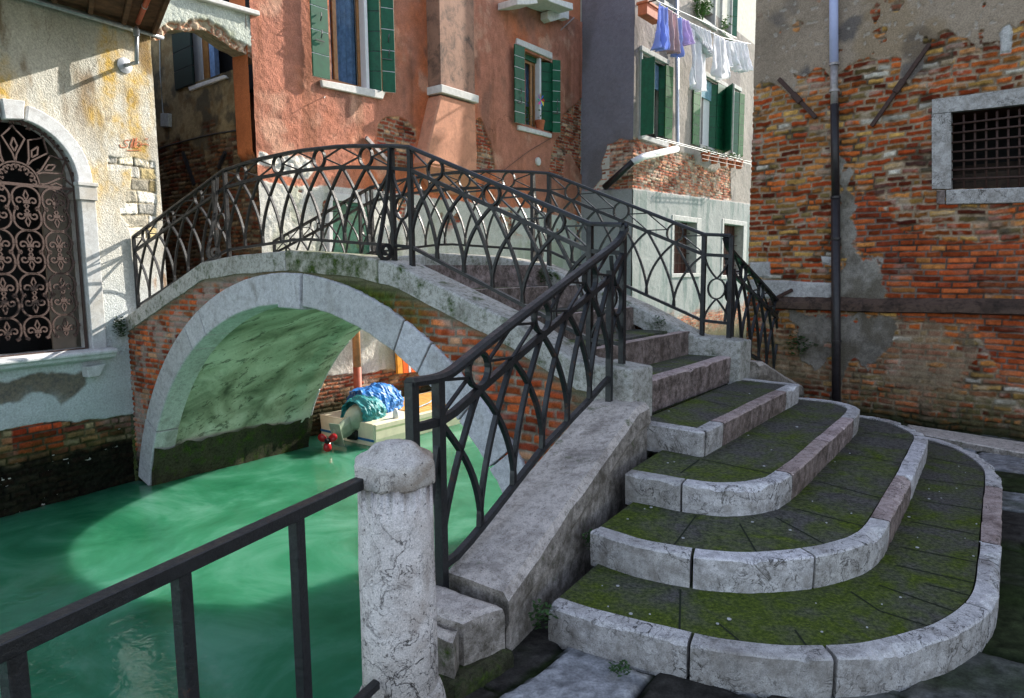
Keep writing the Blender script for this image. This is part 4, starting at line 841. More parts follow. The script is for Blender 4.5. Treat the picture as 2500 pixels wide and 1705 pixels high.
rp = [hz(372, -30, zE-0.10), lp(337, 56, 0.29)]; MB().tube(rp, 0.030, 14).build('pipe_run', M['redpipe'], t, smooth=True); a = rp[0]*0.5+rp[1]*0.5; MB().tube([a, a+(rp[0]-rp[1])/np.linalg.norm(rp[0]-rp[1])*0.03], 0.036, 14).build('collar', M['greypipe'], t)

# ---------------------------------------------------------------- ORANGE HOUSE
oh = thing('orange_house', 'orange stucco canal house with green shutters and bare brick patches', 'house', OC)
z3 = lambda L: [(x/2.557+550, y/2.557) for x, y in L]
O_b1 = PO.poly(z3([(955,780),(975,755),(1010,740),(1060,735),(1120,752),(1160,775),(1195,800),(1205,870),(1170,935),(1150,1010),(1140,1060),(1060,1060),(990,1000),(950,900)]))
O_b2 = PO.poly(z3([(1570,740),(1590,735),(1612,775),(1635,850),(1655,900),(1672,990),(1692,1070),(1600,1060),(1570,1040),(1575,860)]))
O_b3 = PO.poly(z3([(2260,610),(2215,620),(2195,650),(2150,680),(2110,720),(2095,780),(2090,840),(2055,890),(2040,960),(2028,1020),(2020,1095),(2060,1120),(2115,1110),(2120,980),(2160,960),(2190,1010),(2230,1100),(2260,1100)]))
O_st = PO.poly(z3([(200,955),(420,975),(480,960),(545,985),(560,1060),(520,1115),(380,1085),(300,1040),(200,1020)]))
O_wh = PO.poly([(560,440),(634,441),(700,447),(760,455),(850,458),(950,470),(1023,478),(1100,488),(1180,500),(1290,512),(1440,545),(1440,2600),(560,2600)])
O_bb = PO.poly([(560,960),(735,955),(780,925),(850,917),(950,905),(1000,900),(1100,890),(1500,840),(1500,2600),(560,2600)])
OPAL = [(0.36, 0.08, 0.04, 4), (0.45, 0.16, 0.08, 4), (0.27, 0.05, 0.03, 2), (0.50, 0.30, 0.17, 2)]
def owall(T, Z):
    nz = fbm(T, Z, 0.3, 5, 203); nf = fbm(T, Z, 0.05, 4, 204); nb = fbm(T, Z, 1.3, 5, 205); Tj = T+nz*0.05; Zj = Z+nz*0.05
    c = C(0.60, 0.185, 0.082)*(1+0.10*nb+0.10*nf)[..., None]
    c = mix(c, C(0.42, 0.20, 0.15), ss(-0.1, 0.6, fbm(T, Z*0.6, 1.4, 5, 206)+ss(3.5, 6.5, Z)*0.5-0.1)*0.75); c = mix(c, C(0.20, 0.115, 0.09), ss(0.15, 0.7, fbm(T, Z*0.5, 0.5, 5, 207))*0.6*ss(3.0, 5.0, Z))
    c = mix(c, C(0.70, 0.42, 0.30), ss(0.2, 0.7, fbm(T, Z, 0.6, 6, 208))*0.55); c = mix(c, C(0.22, 0.09, 0.05), ss(0.25, 0.75, fbm(T*4, Z*0.35, 0.9, 6, 231))*0.5); c = c*(1+0.16*fbm(T, Z, 0.12, 4, 232))[..., None]; crk = ss(0.02, 0.0, np.abs(fbm(T, Z, 0.9, 5, 233)))*ss(0.1, 0.5, fbm(T, Z, 1.5, 2, 234)); c = mix(c, C(0.14, 0.06, 0.04), crk*0.7)
    h = fbm(T, Z, 0.05, 3, 209)*0.0048 + nz*0.006 + nb*0.01
    hb, cb, pb = bricks(T, Z, 0.075, 0.20, 0.28, 211, 0.008, OPAL, 0.009, 1.6, (0.50, 0.40, 0.30))
    e = np.maximum(np.maximum(sd(O_b1, Tj, Zj), sd(O_b2, Tj, Zj)), sd(O_b3, Tj, Zj)); b = ss(-0.012, 0.012, e)
    c = c*(1-b[..., None])+cb*b[..., None]; h = h*(1-b)+b*(hb-0.045)
    q = ss(-0.01, 0.01, sd(O_wh, T, Zj)); wc = C(0.62, 0.60, 0.55)*(1+0.10*nb+0.07*nf)[..., None]; wc = mix(wc, C(0.40, 0.41, 0.30), ss(0.1, 0.6, fbm(T*1.5, Z*0.5, 0.5, 5, 212))*0.6)
    c = c*(1-q[..., None])+wc*q[..., None]; h = h*(1-q)+q*(0.012+nf*0.006+nz*0.008)
    s_ = ss(-0.01, 0.015, sd(O_st, Tj, Zj)); c = mix(c, C(0.72, 0.68, 0.62)*1.0, s_); h = h*(1-s_)+s_*(0.005+fbm(T, Z, 0.08, 4, 213)*0.02)
    br = ss(0.55, 0.62, fbm(T, Z, 0.35, 4, 215))*q*ss(0.3, -0.1, sd(O_wh, T, Zj)-0.5); c = c*(1-br[..., None])+cb*br[..., None]; h = h-br*0.02
    q = ss(-0.01, 0.01, sd(O_bb, T, Zj)); cb2 = mix(cb, C(0.45, 0.40, 0.33), ss(0.1, 0.6, fbm(T, Z, 0.2, 4, 214))*0.5)
    al = ss(-0.35, -0.75, Z+nz*0.15); cb2 = mix(cb2, C(0.02, 0.025, 0.012), al*0.95); c = c*(1-q[..., None])+cb2*q[..., None]; h = h*(1-q)+q*(hb-0.03)
    return h, c
tO0, tO1 = _oc[0], _oe[0]
W1 = dict(t0=PO.px(811, 190)[0], t1=PO.px(904, 214)[0], zb=PO.px(850, 208)[1]); W1['zt'] = W1['zb']+2.15
W2 = dict(t0=PO.px(1283, 303)[0], t1=PO.px(1348, 322)[0], zb=PO.px(1310, 314)[1]); W2['zt'] = (PO.px(1283, 123)[1]+PO.px(1323, 144)[1])/2
W1['t1'] = PO.px(932, 220)[0]
hol = [[(w_['t0'], w_['zb']), (w_['t1'], w_['zb']), (w_['t1'], w_['zt']), (w_['t0'], w_['zt'])] for w_ in (W1, W2)]
panel('wall', PO, tO0, tO1, -1.6, 8.2, 0.0175, owall, M['wallfine'], oh, holes=hol)
m = MB(); back = -0.45
for a, b, c_, d_ in ((tO0+0.75, W1['t0'], -2, 10), (W1['t0'], W1['t1'], -2, W1['zb']), (W1['t0'], W1['t1'], W1['zt'], 10), (W1['t1'], W2['t0'], -2, 10), (W2['t0'], W2['t1'], -2, W2['zb']), (W2['t0'], W2['t1'], W2['zt'], 10), (W2['t1'], tO1, -2, 10)):
    rect_tz(m, PO, a, b, c_, d_, back, -0.06)
M['ostucco'] = plain('orange_plain_stucco', (0.55, 0.2, 0.1), 0.9, 0, 0.15, 8, 0.4)
rect_tz(m, PO, tO0+0.75, tO1, -2, 10, -3.0, -1.2); m.build('back_wall', M['ostucco'], oh)
M['shutter'] = plain('green_shutter_paint', (0.004, 0.095, 0.045), 0.55, 0, 0.25, 10, 0.12)
M['shadegreen'] = plain('green_shutter_paint_in_shade', (0.004, 0.018, 0.012), 0.6, 0, 0.3, 10, 0.15); M['shutter2'] = plain('faded_green_shutter_paint', (0.025, 0.13, 0.035), 0.65, 0, 0.35, 7, 0.15)  # blackish green: shutter paint darkened to carry the alley's shade
M['woodframe'] = plain('brown_varnished_frame', (0.32, 0.15, 0.05), 0.45, 0, 0.3, 12, 0.15)
M['curtain'] = plain('blue_curtain_fabric', (0.16, 0.25, 0.42), 0.85, 0, 0.35, 9, 0.3)
M['whitepaint'] = plain('white_paint', (0.68, 0.68, 0.70), 0.5, 0, 0.08, 10, 0.1)
def glassmat():
    m_, t, p = newmat('window_glass'); p.inputs['Base Color'].default_value = (0.9, 0.95, 0.95, 1); p.inputs['Roughness'].default_value = 0.03; p.inputs['Transmission Weight'].default_value = 1.0; p.inputs['IOR'].default_value = 1.1
    p.inputs['Specular IOR Level'].default_value = 0.6; return m_
M['glass'] = glassmat()
M['steel'] = plain('shutter_fittings', (0.10, 0.10, 0.10), 0.45, 0.6, 0.3, 30)
def leaf(parent, pl, c0, c1, z0, z1, boards=6, mat='shutter', th=0.035, name='shutter', fit=True):
    # a board shutter standing between two plan points c0, c1 (world xy); boards across it with pale joints
    a = np.array(c0, float); b = np.array(c1, float); a[2] = b[2] = 0; d = (b-a); L = np.linalg.norm(d); d = d/L; nrm = np.array([d[1], -d[0], 0])
    if nrm @ (EYE-a) < 0: nrm = -nrm
    m = MB(); hh = (z1-z0)/boards
    for k in range(boards):
        za, zb_ = z0+hh*k+0.006, z0+hh*(k+1)-0.006; m.obox((a+b)/2+up*(za+zb_)/2, d*L/2, nrm*th/2, up*(zb_-za)/2)
    o = m.build(name, M[mat], parent, bevel=0.004)
    m = MB(); m.obox((a+b)/2+up*(z0+z1)/2, d*(L/2-0.002), nrm*th*0.32, up*((z1-z0)/2-0.004)); m.build('joint_paint', M['whitepaint'] if mat == 'shutter' and fit else M['iron'], o)
    if fit:
        m = MB(); c = (a+b)/2+nrm*(th/2+0.02)
        for zz in (z0+(z1-z0)*0.34, z0+(z1-z0)*0.46): m.bar([c+up*zz+d*0.02, c+up*(zz-0.07)+nrm*0.03, c+up*(zz-0.14)], 0.015, 0.015, d); 
        m.bar([c+up*(z0+(z1-z0)*0.26)-d*0.12, c+up*(z0+(z1-z0)*0.26)+d*0.06], 0.014, 0.014); m.build('shutter_catch', M['steel'], o)
    return o
def casement(parent, pl, t0, t1, zb, zt, glassw, off=-0.16):
    fr = MB(); w_ = 0.055
    rect_tz(fr, pl, t0, t0+w_, zb, zt, off-0.05, off); rect_tz(fr, pl, t1-w_, t1, zb, zt, off-0.05, off); rect_tz(fr, pl, t0+w_, t1-w_, zb, zb+0.07, off-0.05, off-0.002); rect_tz(fr, pl, t0+w_, t1-w_, zt-0.07, zt, off-0.05, off-0.002)
    for g in glassw: rect_tz(fr, pl, g-0.045, g+0.045, zb+0.07, zt-0.07, off-0.05, off+0.006)
    o = fr.build('window_frame', M['woodframe'], parent, bevel=0.006)
    m = MB(); rect_tz(m, pl, t0+w_, t1-w_, zb+0.07, zt-0.07, off-0.034, off-0.028); m.build('window_pane', M['glass'], o)
    m = MB(); n = 40; vs = []
    for i in range(n+1):
        t = t0+(t1-t0)*i/n; q = 0.06*math.sin(i*0.95)+0.03*math.sin(i*2.1+1); vs += [pl.pt(t, zb+0.02, off-0.16+q*0.6), pl.pt(t+0.01*math.sin(i), zt, off-0.16+q)]
    m.add(vs, [(2*i, 2*i+2, 2*i+3, 2*i+1) for i in range(n)]).build('curtain', M['curtain'], o, smooth=True)
    m = MB(); rect_tz(m, pl, t0-0.3, t1+0.3, zb-0.3, zt+0.3, off-0.6, off-0.45); m.build('dark_interior', M['black'], o); return o
# window one (upper left)
ws = MB(); prism_px(ws, PO, z3([(600,498),(1005,572),(985,620),(610,542)]), -0.3, 0.05); win1 = ws.build('window_sill', M['white'], oh, bevel=0.01)
tj = PO.px(904, 214)[0]
casement(oh, PO, W1['t0'], tj-0.07, W1['zb']+0.02, W1['zt'], [PO.px(836, 195)[0]])
m = MB(); rect_tz(m, PO, tj-0.07, tj, W1['zb'], W1['zt'], -0.28, -0.02); m.build('window_jamb', M['whitepaint'], oh)
zb1 = W1['zb']; P_ = lambda x, y, o: PO.pt(*PO.px(x, y, o), o)
leaf(oh, PO, P_(764, 185, 0.10), P_(805, 192, 0.12), PO.px(785, 192, 0.1)[1], W1['zt']+0.1, 6)
leaf(oh, PO, P_(935, 223, 0.10), P_(966, 229, 0.22), PO.px(950, 228, 0.12)[1], W1['zt']+0.1, 6)
leaf(oh, PO, PO.pt(tj+0.01, 0, -0.20), PO.pt(PO.px(931, 220, 0.05)[0], 0, 0.06), W1['zb']+0.03, W1['zt'], 6, fit=False)
# window two
m = MB(); prism_px(m, PO, [(1266,305),(1348,327),(1347,337),(1266,317)], -0.3, 0.05); m.build('window_sill', M['white'], oh, bevel=0.008)
m = MB(); prism_px(m, PO, [(1263,93),(1349,129),(1349,145),(1262,107)], -0.3, 0.045); m.build('window_lintel', M['white'], oh, bevel=0.008)
tj2 = PO.px(1324, 320)[0]
casement(oh, PO, W2['t0'], tj2-0.07, W2['zb']+0.02, W2['zt']-0.12, [PO.px(1310, 300)[0]])
m = MB(); rect_tz(m, PO, tj2-0.07, tj2, W2['zb'], W2['zt'], -0.28, -0.03); m.build('window_jamb', M['whitepaint'], oh)
m = MB(); rect_tz(m, PO, W2['t0'], tj2, W2['zt']-0.12, W2['zt'], -0.3, -0.12); m.build('window_head', M['shutter'], oh)
leaf(oh, PO, P_(1257, 297, 0.10), P_(1281, 303, 0.12), PO.px(1268, 302, 0.1)[1], PO.px(1268, 112, 0.1)[1], 7)
leaf(oh, PO, P_(1349, 323, 0.08), P_(1368, 327, 0.20), PO.px(1359, 325, 0.12)[1], PO.px(1359, 148, 0.12)[1], 7)
leaf(oh, PO, PO.pt(tj2+0.01, 0, -0.20), PO.pt(W2['t1'], 0, 0.04), W2['zb']+0.03, W2['zt']-0.03, 7, fit=False)
# chimney breast: shaft, stone band, flared foot
def opx(x, y, o): return PO.pt(*PO.px(x, y, o), o)
fr_o = 0.34
def frustum(tz_top, tz_bot, o_top, o_bot, name, mat, bev=0.01, ob=-0.05):
    (a0, a1, za), (b0, b1, zb_) = tz_top, tz_bot
    return MB().hexa([PO.pt(b0, zb_, ob), PO.pt(b1, zb_, ob), PO.pt(b1, zb_, o_bot), PO.pt(b0, zb_, o_bot), PO.pt(a0, za, ob), PO.pt(a1, za, ob), PO.pt(a1, za, o_top), PO.pt(a0, za, o_top)]).build(name, mat, oh, bevel=bev)
M['shaft'] = stone_mat('blackened_orange_stucco', (0.40, 0.23, 0.17), (0.10, 0.075, 0.065), 0.1, 0.0, 1.6, pits=0.3, stain=(0.30, 0.17, 0.12), bstr=0.8)
M['ostuc2'] = stone_mat('pinkish_orange_stucco', (0.58, 0.27, 0.17), (0.42, 0.20, 0.13), 0.05, 0.0, 2.2, pits=0.15, stain=(0.36, 0.16, 0.10), bstr=0.9)
ts0, ts1 = PO.px(1076, 205, fr_o)[0], PO.px(1160, 228, fr_o)[0]; zs = PO.px(1118, 222, fr_o)[1]
frustum((ts0, ts1, 9.5), (ts0, ts1, zs), fr_o, fr_o, 'chimney_shaft', M['shaft'])
frustum((ts0-0.04, ts1+0.06, zs+0.01), (ts0-0.04, ts1+0.06, PO.px(1120, 240, fr_o)[1]), fr_o+0.06, fr_o+0.05, 'chimney_band', M['white'])
zf = PO.px(1118, 243, fr_o)[1]; zbf = PO.px(1100, 410, 0.3)[1]
frustum((ts0, ts1+0.02, zf), (PO.px(1040, 400, 0.35)[0], PO.px(1170, 420, 0.35)[0], zbf), fr_o, 0.30, 'chimney_foot', M['ostuc2'], 0.03)
frustum((PO.px(1040, 400, 0.35)[0], PO.px(1170, 420, 0.35)[0], zbf), (PO.px(1060, 470, 0.1)[0], PO.px(1172, 480, 0.1)[0], zbf-0.5), 0.30, 0.01, 'chimney_foot', M['ostuc2'], 0.03)
# balcony bracket and slab at the top right of the orange house
zb_ = lambda L: [(x/7.31+1250, y/7.31) for x, y in L]
m = MB(); a = opx(1263, 12, 0.0); 
tb0, tb1 = PO.px(1305, 10, 0.1)[0], PO.px(1399, 24, 0.5)[0]; zbb = PO.px(1399, 24, 0.5)[1]
t1_ = PO.px(1340, 26, 0)[0]; 
prism_px(m, PO, zb_([(640,-60),(1090,60),(1092,180),(700,40),(560,-40)]), 0.0, 0.62); bal = m.build('balcony_slab', M['white'], oh, bevel=0.01)
m = MB(); prism_px(m, PO, zb_([(940,150),(1020,180),(1020,350),(940,320),(700,390),(640,330),(640,200)]), 0.0, 0.22); m.build('balcony_bracket', M['white'], bal, bevel=0.01)
m = MB(); prism_px(m, PO, zb_([(95,-40),(430,-40),(470,60),(300,85),(95,85)]), 0.0, 0.55); m.build('balcony_slab', M['white'], oh, bevel=0.01)
# round vent and little iron fittings on the orange wall
c = opx(1312, 395, 0.0); MB().lathe(c, [(0.0, 0.0), (0.10, 0.0), (0.10, 0.04), (0.085, 0.05), (0.0, 0.05)], 20, PO.n, up).build('wall_vent', M['white'], oh)
t = thing('shutter_stay', 'thin iron hook sticking from the orange wall left of the brick patch', 'hook', opx(790, 238, 0.02)); MB().tube([opx(793, 236, 0.0), opx(793, 236, 0.1), opx(791, 240, 0.13)], 0.008, 6).build('hook', M['iron'], t)
t = thing('wall_tie', 'slanting grey iron tie on the orange wall behind the railing top', 'wall tie', opx(920, 360, 0.03)); MB().bar([opx(893, 336, 0.04), opx(945, 392, 0.04)], 0.07, 0.05, PO.n).build('bar', M['zinc'], t, bevel=0.004)
t = thing('clothes_pole', 'thin iron rod under the balcony of the orange house', 'rod', opx(1385, 60, 0.1)); MB().tube([opx(1369, 74, 0.12), opx(1402, 43, 0.35)], 0.015, 6).build('rod', M['zinc'], t)
# cable along the wall
M['cable'] = plain('dark_cable', (0.03, 0.028, 0.028), 0.6)
MB().tube([opx(1225, 420, 0.02), opx(1290, 370, 0.03), opx(1348, 336, 0.02)], 0.006, 5).build('cable', M['cable'], oh)
# green water door in the base, half hidden by the railing
m = MB(); prism_px(m, PO, [(812,490),(905,500),(905,640),(812,640)], 0.02, 0.05)
M['agedgreen'] = stone_mat('flaking_green_door_paint', (0.05, 0.16, 0.11), (0.02, 0.05, 0.035), 0.1, 0.1, 6, rough=0.6, stain=(0.12, 0.16, 0.10))
dr = m.build('water_door', M['agedgreen'], oh, bevel=0.004)
m = MB(); prism_px(m, PO, [(806,470),(912,482),(912,500),(806,488)], 0.0, 0.075); prism_px(m, PO, [(804,488),(813,489),(813,640),(804,640)], 0.0, 0.07); prism_px(m, PO, [(904,500),(914,501),(914,640),(904,640)], 0.0, 0.07); m.build('door_frame', M['white'], dr, bevel=0.006)
# side wall in the alley: orange return, then an older bare wall with a shuttered window
O_side = 0.62
ta0 = 0.0; tA = lambda x, y: PA.px(x, y)
A_win = PA.poly([(430,60),(574,90),(574,177),(463,218),(430,215)]); A_win = [(min(q[0] for q in A_win), PA.px(500, 195)[1]), (max(q[0] for q in A_win), PA.px(500, 195)[1]), (max(q[0] for q in A_win), 6.5), (min(q[0] for q in A_win), 6.5)]
t585 = PA.px(585, 300)[0]
def awall(T, Z):
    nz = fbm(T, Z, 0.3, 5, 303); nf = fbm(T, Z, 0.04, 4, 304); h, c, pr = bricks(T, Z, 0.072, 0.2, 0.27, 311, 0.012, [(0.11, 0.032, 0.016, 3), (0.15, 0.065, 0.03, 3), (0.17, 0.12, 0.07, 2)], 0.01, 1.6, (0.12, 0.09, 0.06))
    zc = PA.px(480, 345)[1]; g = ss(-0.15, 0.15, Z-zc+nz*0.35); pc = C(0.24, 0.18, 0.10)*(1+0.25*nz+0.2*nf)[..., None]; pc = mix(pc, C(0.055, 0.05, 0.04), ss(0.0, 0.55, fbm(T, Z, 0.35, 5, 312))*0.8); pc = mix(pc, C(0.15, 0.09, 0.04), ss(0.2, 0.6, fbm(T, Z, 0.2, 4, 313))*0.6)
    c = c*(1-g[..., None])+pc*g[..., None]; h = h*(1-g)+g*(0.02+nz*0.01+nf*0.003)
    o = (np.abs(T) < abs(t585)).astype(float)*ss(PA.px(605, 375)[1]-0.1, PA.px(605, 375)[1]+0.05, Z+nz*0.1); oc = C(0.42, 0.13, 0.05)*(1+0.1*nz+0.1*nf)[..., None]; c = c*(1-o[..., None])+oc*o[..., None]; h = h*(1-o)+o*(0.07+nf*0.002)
    return h, c
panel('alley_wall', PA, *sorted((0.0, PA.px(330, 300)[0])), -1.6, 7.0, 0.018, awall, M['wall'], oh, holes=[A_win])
sA = 1 if PA.px(330, 300)[0] > 0 else -1
m = MB(); prism_px(m, PA, [(458,212),(546,183),(552,190),(462,222)], -0.1, 0.06); aw = m.build('window_sill', M['white'], oh, bevel=0.008)
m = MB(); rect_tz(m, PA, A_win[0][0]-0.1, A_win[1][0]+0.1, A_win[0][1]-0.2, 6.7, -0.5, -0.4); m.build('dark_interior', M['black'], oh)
tm = lambda x: PA.px(x, 150, -0.15)[0]
for x0, x1, mt in ((478, 498, 'whitepaint'), (500, 513, 'woodframe'), (516, 528, 'curtain')):
    m = MB(); a, b = sorted((tm(x0), tm(x1))); rect_tz(m, PA, a, b, A_win[0][1], 6.5, -0.2, -0.12); m.build('window_frame' if mt != 'curtain' else 'curtain', M[mt], aw)
leaf(oh, PA, PA.pt(PA.px(425, 150, 0.05)[0], 0, 0.05), PA.pt(PA.px(474, 150, 0.05)[0], 0, 0.08), A_win[0][1]-0.05, 6.4, 5, 'shadegreen', fit=False)
m = MB(); rect_tz(m, PA, *sorted((sA*0.05, PA.px(330, 300)[0]+sA*3)), -2, 10, -1.5, -0.7); m.build('back_wall', M['ostucco'], oh)
M['boxgrey'] = plain('grey_plastic_box', (0.30, 0.31, 0.30), 0.6)
t = thing('meter_box', 'small grey cable box on the dark alley wall', 'meter box', PA.pt(*PA.px(400, 292, 0.02), 0.02)); m = MB(); prism_px(m, PA, [(391,277),(410,277),(410,310),(391,310)], 0.01, 0.09); m.build('box', M['boxgrey'], t, bevel=0.01); MB().tube([PA.pt(*PA.px(398, 277, 0.03), 0.03), PA.pt(*PA.px(391, 180, 0.03), 0.03), PA.pt(*PA.px(390, 90, 0.03), 0.03)], 0.012, 6).build('cable', M['boxgrey'], t)
t = thing('cable_run', 'black cable crossing the dark alley wall and rising at its corner', 'cable', PA.pt(*PA.px(500, 340, 0.03), 0.03)); MB().tube([PA.pt(*PA.px(x, y, 0.03), 0.03) for x, y in ((383, 364), (450, 345), (520, 328), (583, 318), (584, 240), (583, 168))], 0.014, 6).build('cable', M['cable'], t)
for i, (p0, p1, lb) in enumerate(((( 446, 372), (474, 452), 'left black tie on the dark alley wall'), ((550, 372), (533, 410), 'right black tie on the dark alley wall, near its corner'))):
    t = thing('wall_tie', lb, 'wall tie', PA.pt(*PA.px(*p0, 0.03), 0.03)); MB().bar([PA.pt(*PA.px(*p0, 0.04), 0.04), PA.pt(*PA.px(*p1, 0.04), 0.04)], 0.06, 0.04, PA.n).build('bar', M['iron'], t)
# end of the alley
m = MB(); e0 = PA.pt(PA.px(330, 300)[0]+sA*2.2, 0); m.hexa([e0-es*4-up*2, e0+es*1-up*2, e0+es*1+eb*0.3-up*2, e0-es*4+eb*0.3-up*2, e0-es*4+up*9, e0+es*1+up*9, e0+es*1+eb*0.3+up*9, e0-es*4+eb*0.3+up*9])
t = thing('alley_end_wall', 'dark wall closing the alley behind the bridge', 'wall', e0); m.build('wall', M['plainbrick'], t)
ag = MB(); ag.prism([W(7.48, -0.2, 0.92), W(7.48, 2.3, 0.92), W(12.5, 2.3, 0.92), W(12.5, -0.4, 0.92)], -up*2.2); tag(ag.build('alley_paving', M['tread']), 'paved alley beyond the bridge', None, None, 'structure')
# overhead arch between the two houses
PB = Plane(PL.pt(tLc, 0), d=(OC-PL.pt(tLc, 0))/np.linalg.norm(OC-PL.pt(tLc, 0)))
if PB.n @ (EYE-PB.P) < 0: PB.n = -PB.n
lowc = z0_([(1030,270),(1075,262),(1100,240),(1130,205),(1180,192),(1250,210),(1330,195),(1400,205),(1450,240),(1500,275),(1560,320),(1620,345),(1680,385),(1712,430)])
lowtz = PB.poly(lowc); toptz = PB.poly(z0_([(1080,-110),(1330,-10),(1715,98)]))
ob = thing('overhead_arch', 'pale stucco buttress arch with broken brick edge spanning the alley', 'arch', PB.P+up*4)
O_top = toptz
def archfn(T, Z):
    nz = fbm(T, Z, 0.25, 5, 403); nf = fbm(T, Z, 0.03, 4, 404); lz = np.interp(T, [q[0] for q in lowtz], [q[1] for q in lowtz])
    c = C(0.50, 0.53, 0.47)*(1+0.12*nz+0.1*nf)[..., None]; c = mix(c, C(0.33, 0.35, 0.22), ss(0.1, 0.6, fbm(T, Z, 0.4, 4, 405))*0.6); h = nf*0.004+nz*0.01
    e = ss(0.16, 0.10, Z-lz+nz*0.07); hb = fbm(T, Z, 0.06, 3, 406); bc = mix(np.broadcast_to(C(0.42, 0.16, 0.08), c.shape).copy(), C(0.55, 0.42, 0.30), ss(-0.2, 0.4, hb)); c = c*(1-e[..., None])+bc*e[..., None]; h = h*(1-e)+e*(-0.05+hb*0.04)
    return h, c
akeep = lambda T, Z: (Z > np.interp(T, [q[0] for q in lowtz], [q[1] for q in lowtz])) & (Z < np.interp(T, [q[0] for q in toptz], [q[1] for q in toptz]))
panel('arch_face', PB, min(q[0] for q in lowtz)-0.1, max(q[0] for q in lowtz)-0.005, 3.8, 6.2, 0.013, archfn, M['wallfine'], ob, keep=akeep)
m = MB(); inn = [(a, b+0.015) for a, b in lowtz]; vs = []; fs = []
for (a, b), z2 in zip(inn, [np.interp(a, [q[0] for q in toptz], [q[1] for q in toptz]) for a, b in inn]): vs += [PB.pt(a, b, -0.06), PB.pt(a, b+0.03, -0.42), PB.pt(a, z2-0.02, -0.42), PB.pt(a, z2-0.02, -0.03)]
n = len(inn)
for i in range(n-1):
    for k in range(4): fs.append((i*4+k, i*4+(k+1) % 4, (i+1)*4+(k+1) % 4, (i+1)*4+k))
fs += [(0, 1, 2, 3), tuple((n-1)*4+k for k in range(4))]
M['archsoff'] = stone_mat('crumbling_arch_underside', (0.42, 0.36, 0.26), (0.20, 0.17, 0.11), 0.3, 0.0, 7, stain=(0.12, 0.10, 0.06), bstr=1.0)
m.add(vs, fs).build('arch_body', M['archsoff'], ob)
m = MB(); m.bar([PB.pt(a, b+0.0, -0.2) for a, b in toptz], 0.56, 0.07); m.build('arch_coping', M['white'], ob, bevel=0.01)

# ---------------------------------------------------------------- GREY HOUSE
gh = thing('grey_house', 'grey plastered canal house with brick band, green shutters and washing line', 'house', GC)
z4 = lambda L: [(x/2.557+1350, y/2.557) for x, y in L]
GPAL = [(0.42, 0.14, 0.08, 4), (0.50, 0.24, 0.14, 3), (0.34, 0.09, 0.05, 2), (0.50, 0.36, 0.26, 2)]
def gfun(pl, brk, base, dark):  # dark: plaster and base coloured down to paint in the side wall's shade
    def f(T, Z):
        nz = fbm(T, Z, 0.4, 5, 503); nf = fbm(T, Z, 0.06, 4, 504); nb = fbm(T, Z, 1.4, 5, 505); Tj = T+nz*0.08; Zj = Z+nz*0.08
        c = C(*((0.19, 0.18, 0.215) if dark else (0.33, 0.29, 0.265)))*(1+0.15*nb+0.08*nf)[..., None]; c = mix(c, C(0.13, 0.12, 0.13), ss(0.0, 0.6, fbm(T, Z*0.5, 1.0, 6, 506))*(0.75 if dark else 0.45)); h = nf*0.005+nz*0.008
        hb, cb, pb = bricks(T, Z, 0.082, 0.2, 0.27, 511, 0.01, GPAL, 0.010, 1.6, (0.42, 0.34, 0.27)); cb = mix(cb, C(0.5, 0.45, 0.38), ss(0.3, 0.7, fbm(T, Z, 0.3, 4, 507))*0.5)
        b = ss(-0.015, 0.015, sd(brk, Tj, Zj)); c = c*(1-b[..., None])+cb*b[..., None]; h = h*(1-b)+b*(hb-0.03)
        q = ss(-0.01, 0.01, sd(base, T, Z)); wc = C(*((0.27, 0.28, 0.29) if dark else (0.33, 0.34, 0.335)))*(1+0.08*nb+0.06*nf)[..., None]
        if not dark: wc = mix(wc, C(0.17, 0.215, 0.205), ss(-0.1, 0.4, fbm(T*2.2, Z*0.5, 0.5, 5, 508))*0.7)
        c = c*(1-q[..., None])+wc*q[..., None]; h = h*(1-q)+q*(0.02+nf*0.003+nz*0.006)
        zb2 = ss(0.55, 0.15, Z+nz*0.2); c = c*(1-zb2[..., None])+mix(cb, C(0.10, 0.09, 0.05), ss(0.2, -0.6, Z))*zb2[..., None]
        al = ss(-0.5, -0.9, Z+nz*0.1); c = mix(c, C(0.02, 0.022, 0.012), al); return h, c
    return f
gb1 = PGa.poly(z4([(150,1210),(240,1190),(300,1120),(308,1010),(340,905),(400,880),(520,860),(520,1182),(190,1192)])); gbase1 = PGa.poly([(1300,467),(1425,466),(1560,461),(1560,2500),(1300,2500)])
gt1 = PGa.px(1545, 400)[0]
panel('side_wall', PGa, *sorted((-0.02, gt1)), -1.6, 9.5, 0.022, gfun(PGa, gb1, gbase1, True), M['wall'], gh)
gb2 = PG.poly(z4([(480,860),(530,880),(560,900),(640,905),(790,900),(785,960),(880,960),(890,1030),(990,1060),(1110,1040),(1112,1255),(900,1232),(700,1205),(480,1180)])); gbase2 = PG.poly([(1500,457),(1545,461),(1640,473),(1735,486),(1840,500),(1900,510),(1900,2500),(1500,2500)])
gt2 = PG.px(1850, 400)[0]
def gwin(x0, x1, yb, yt): return [PG.px(x0, yb)[0], PG.px(x1, yb+0)[0], PG.px((x0+x1)/2, yb)[1], PG.px((x0+x1)/2, yt)[1]]
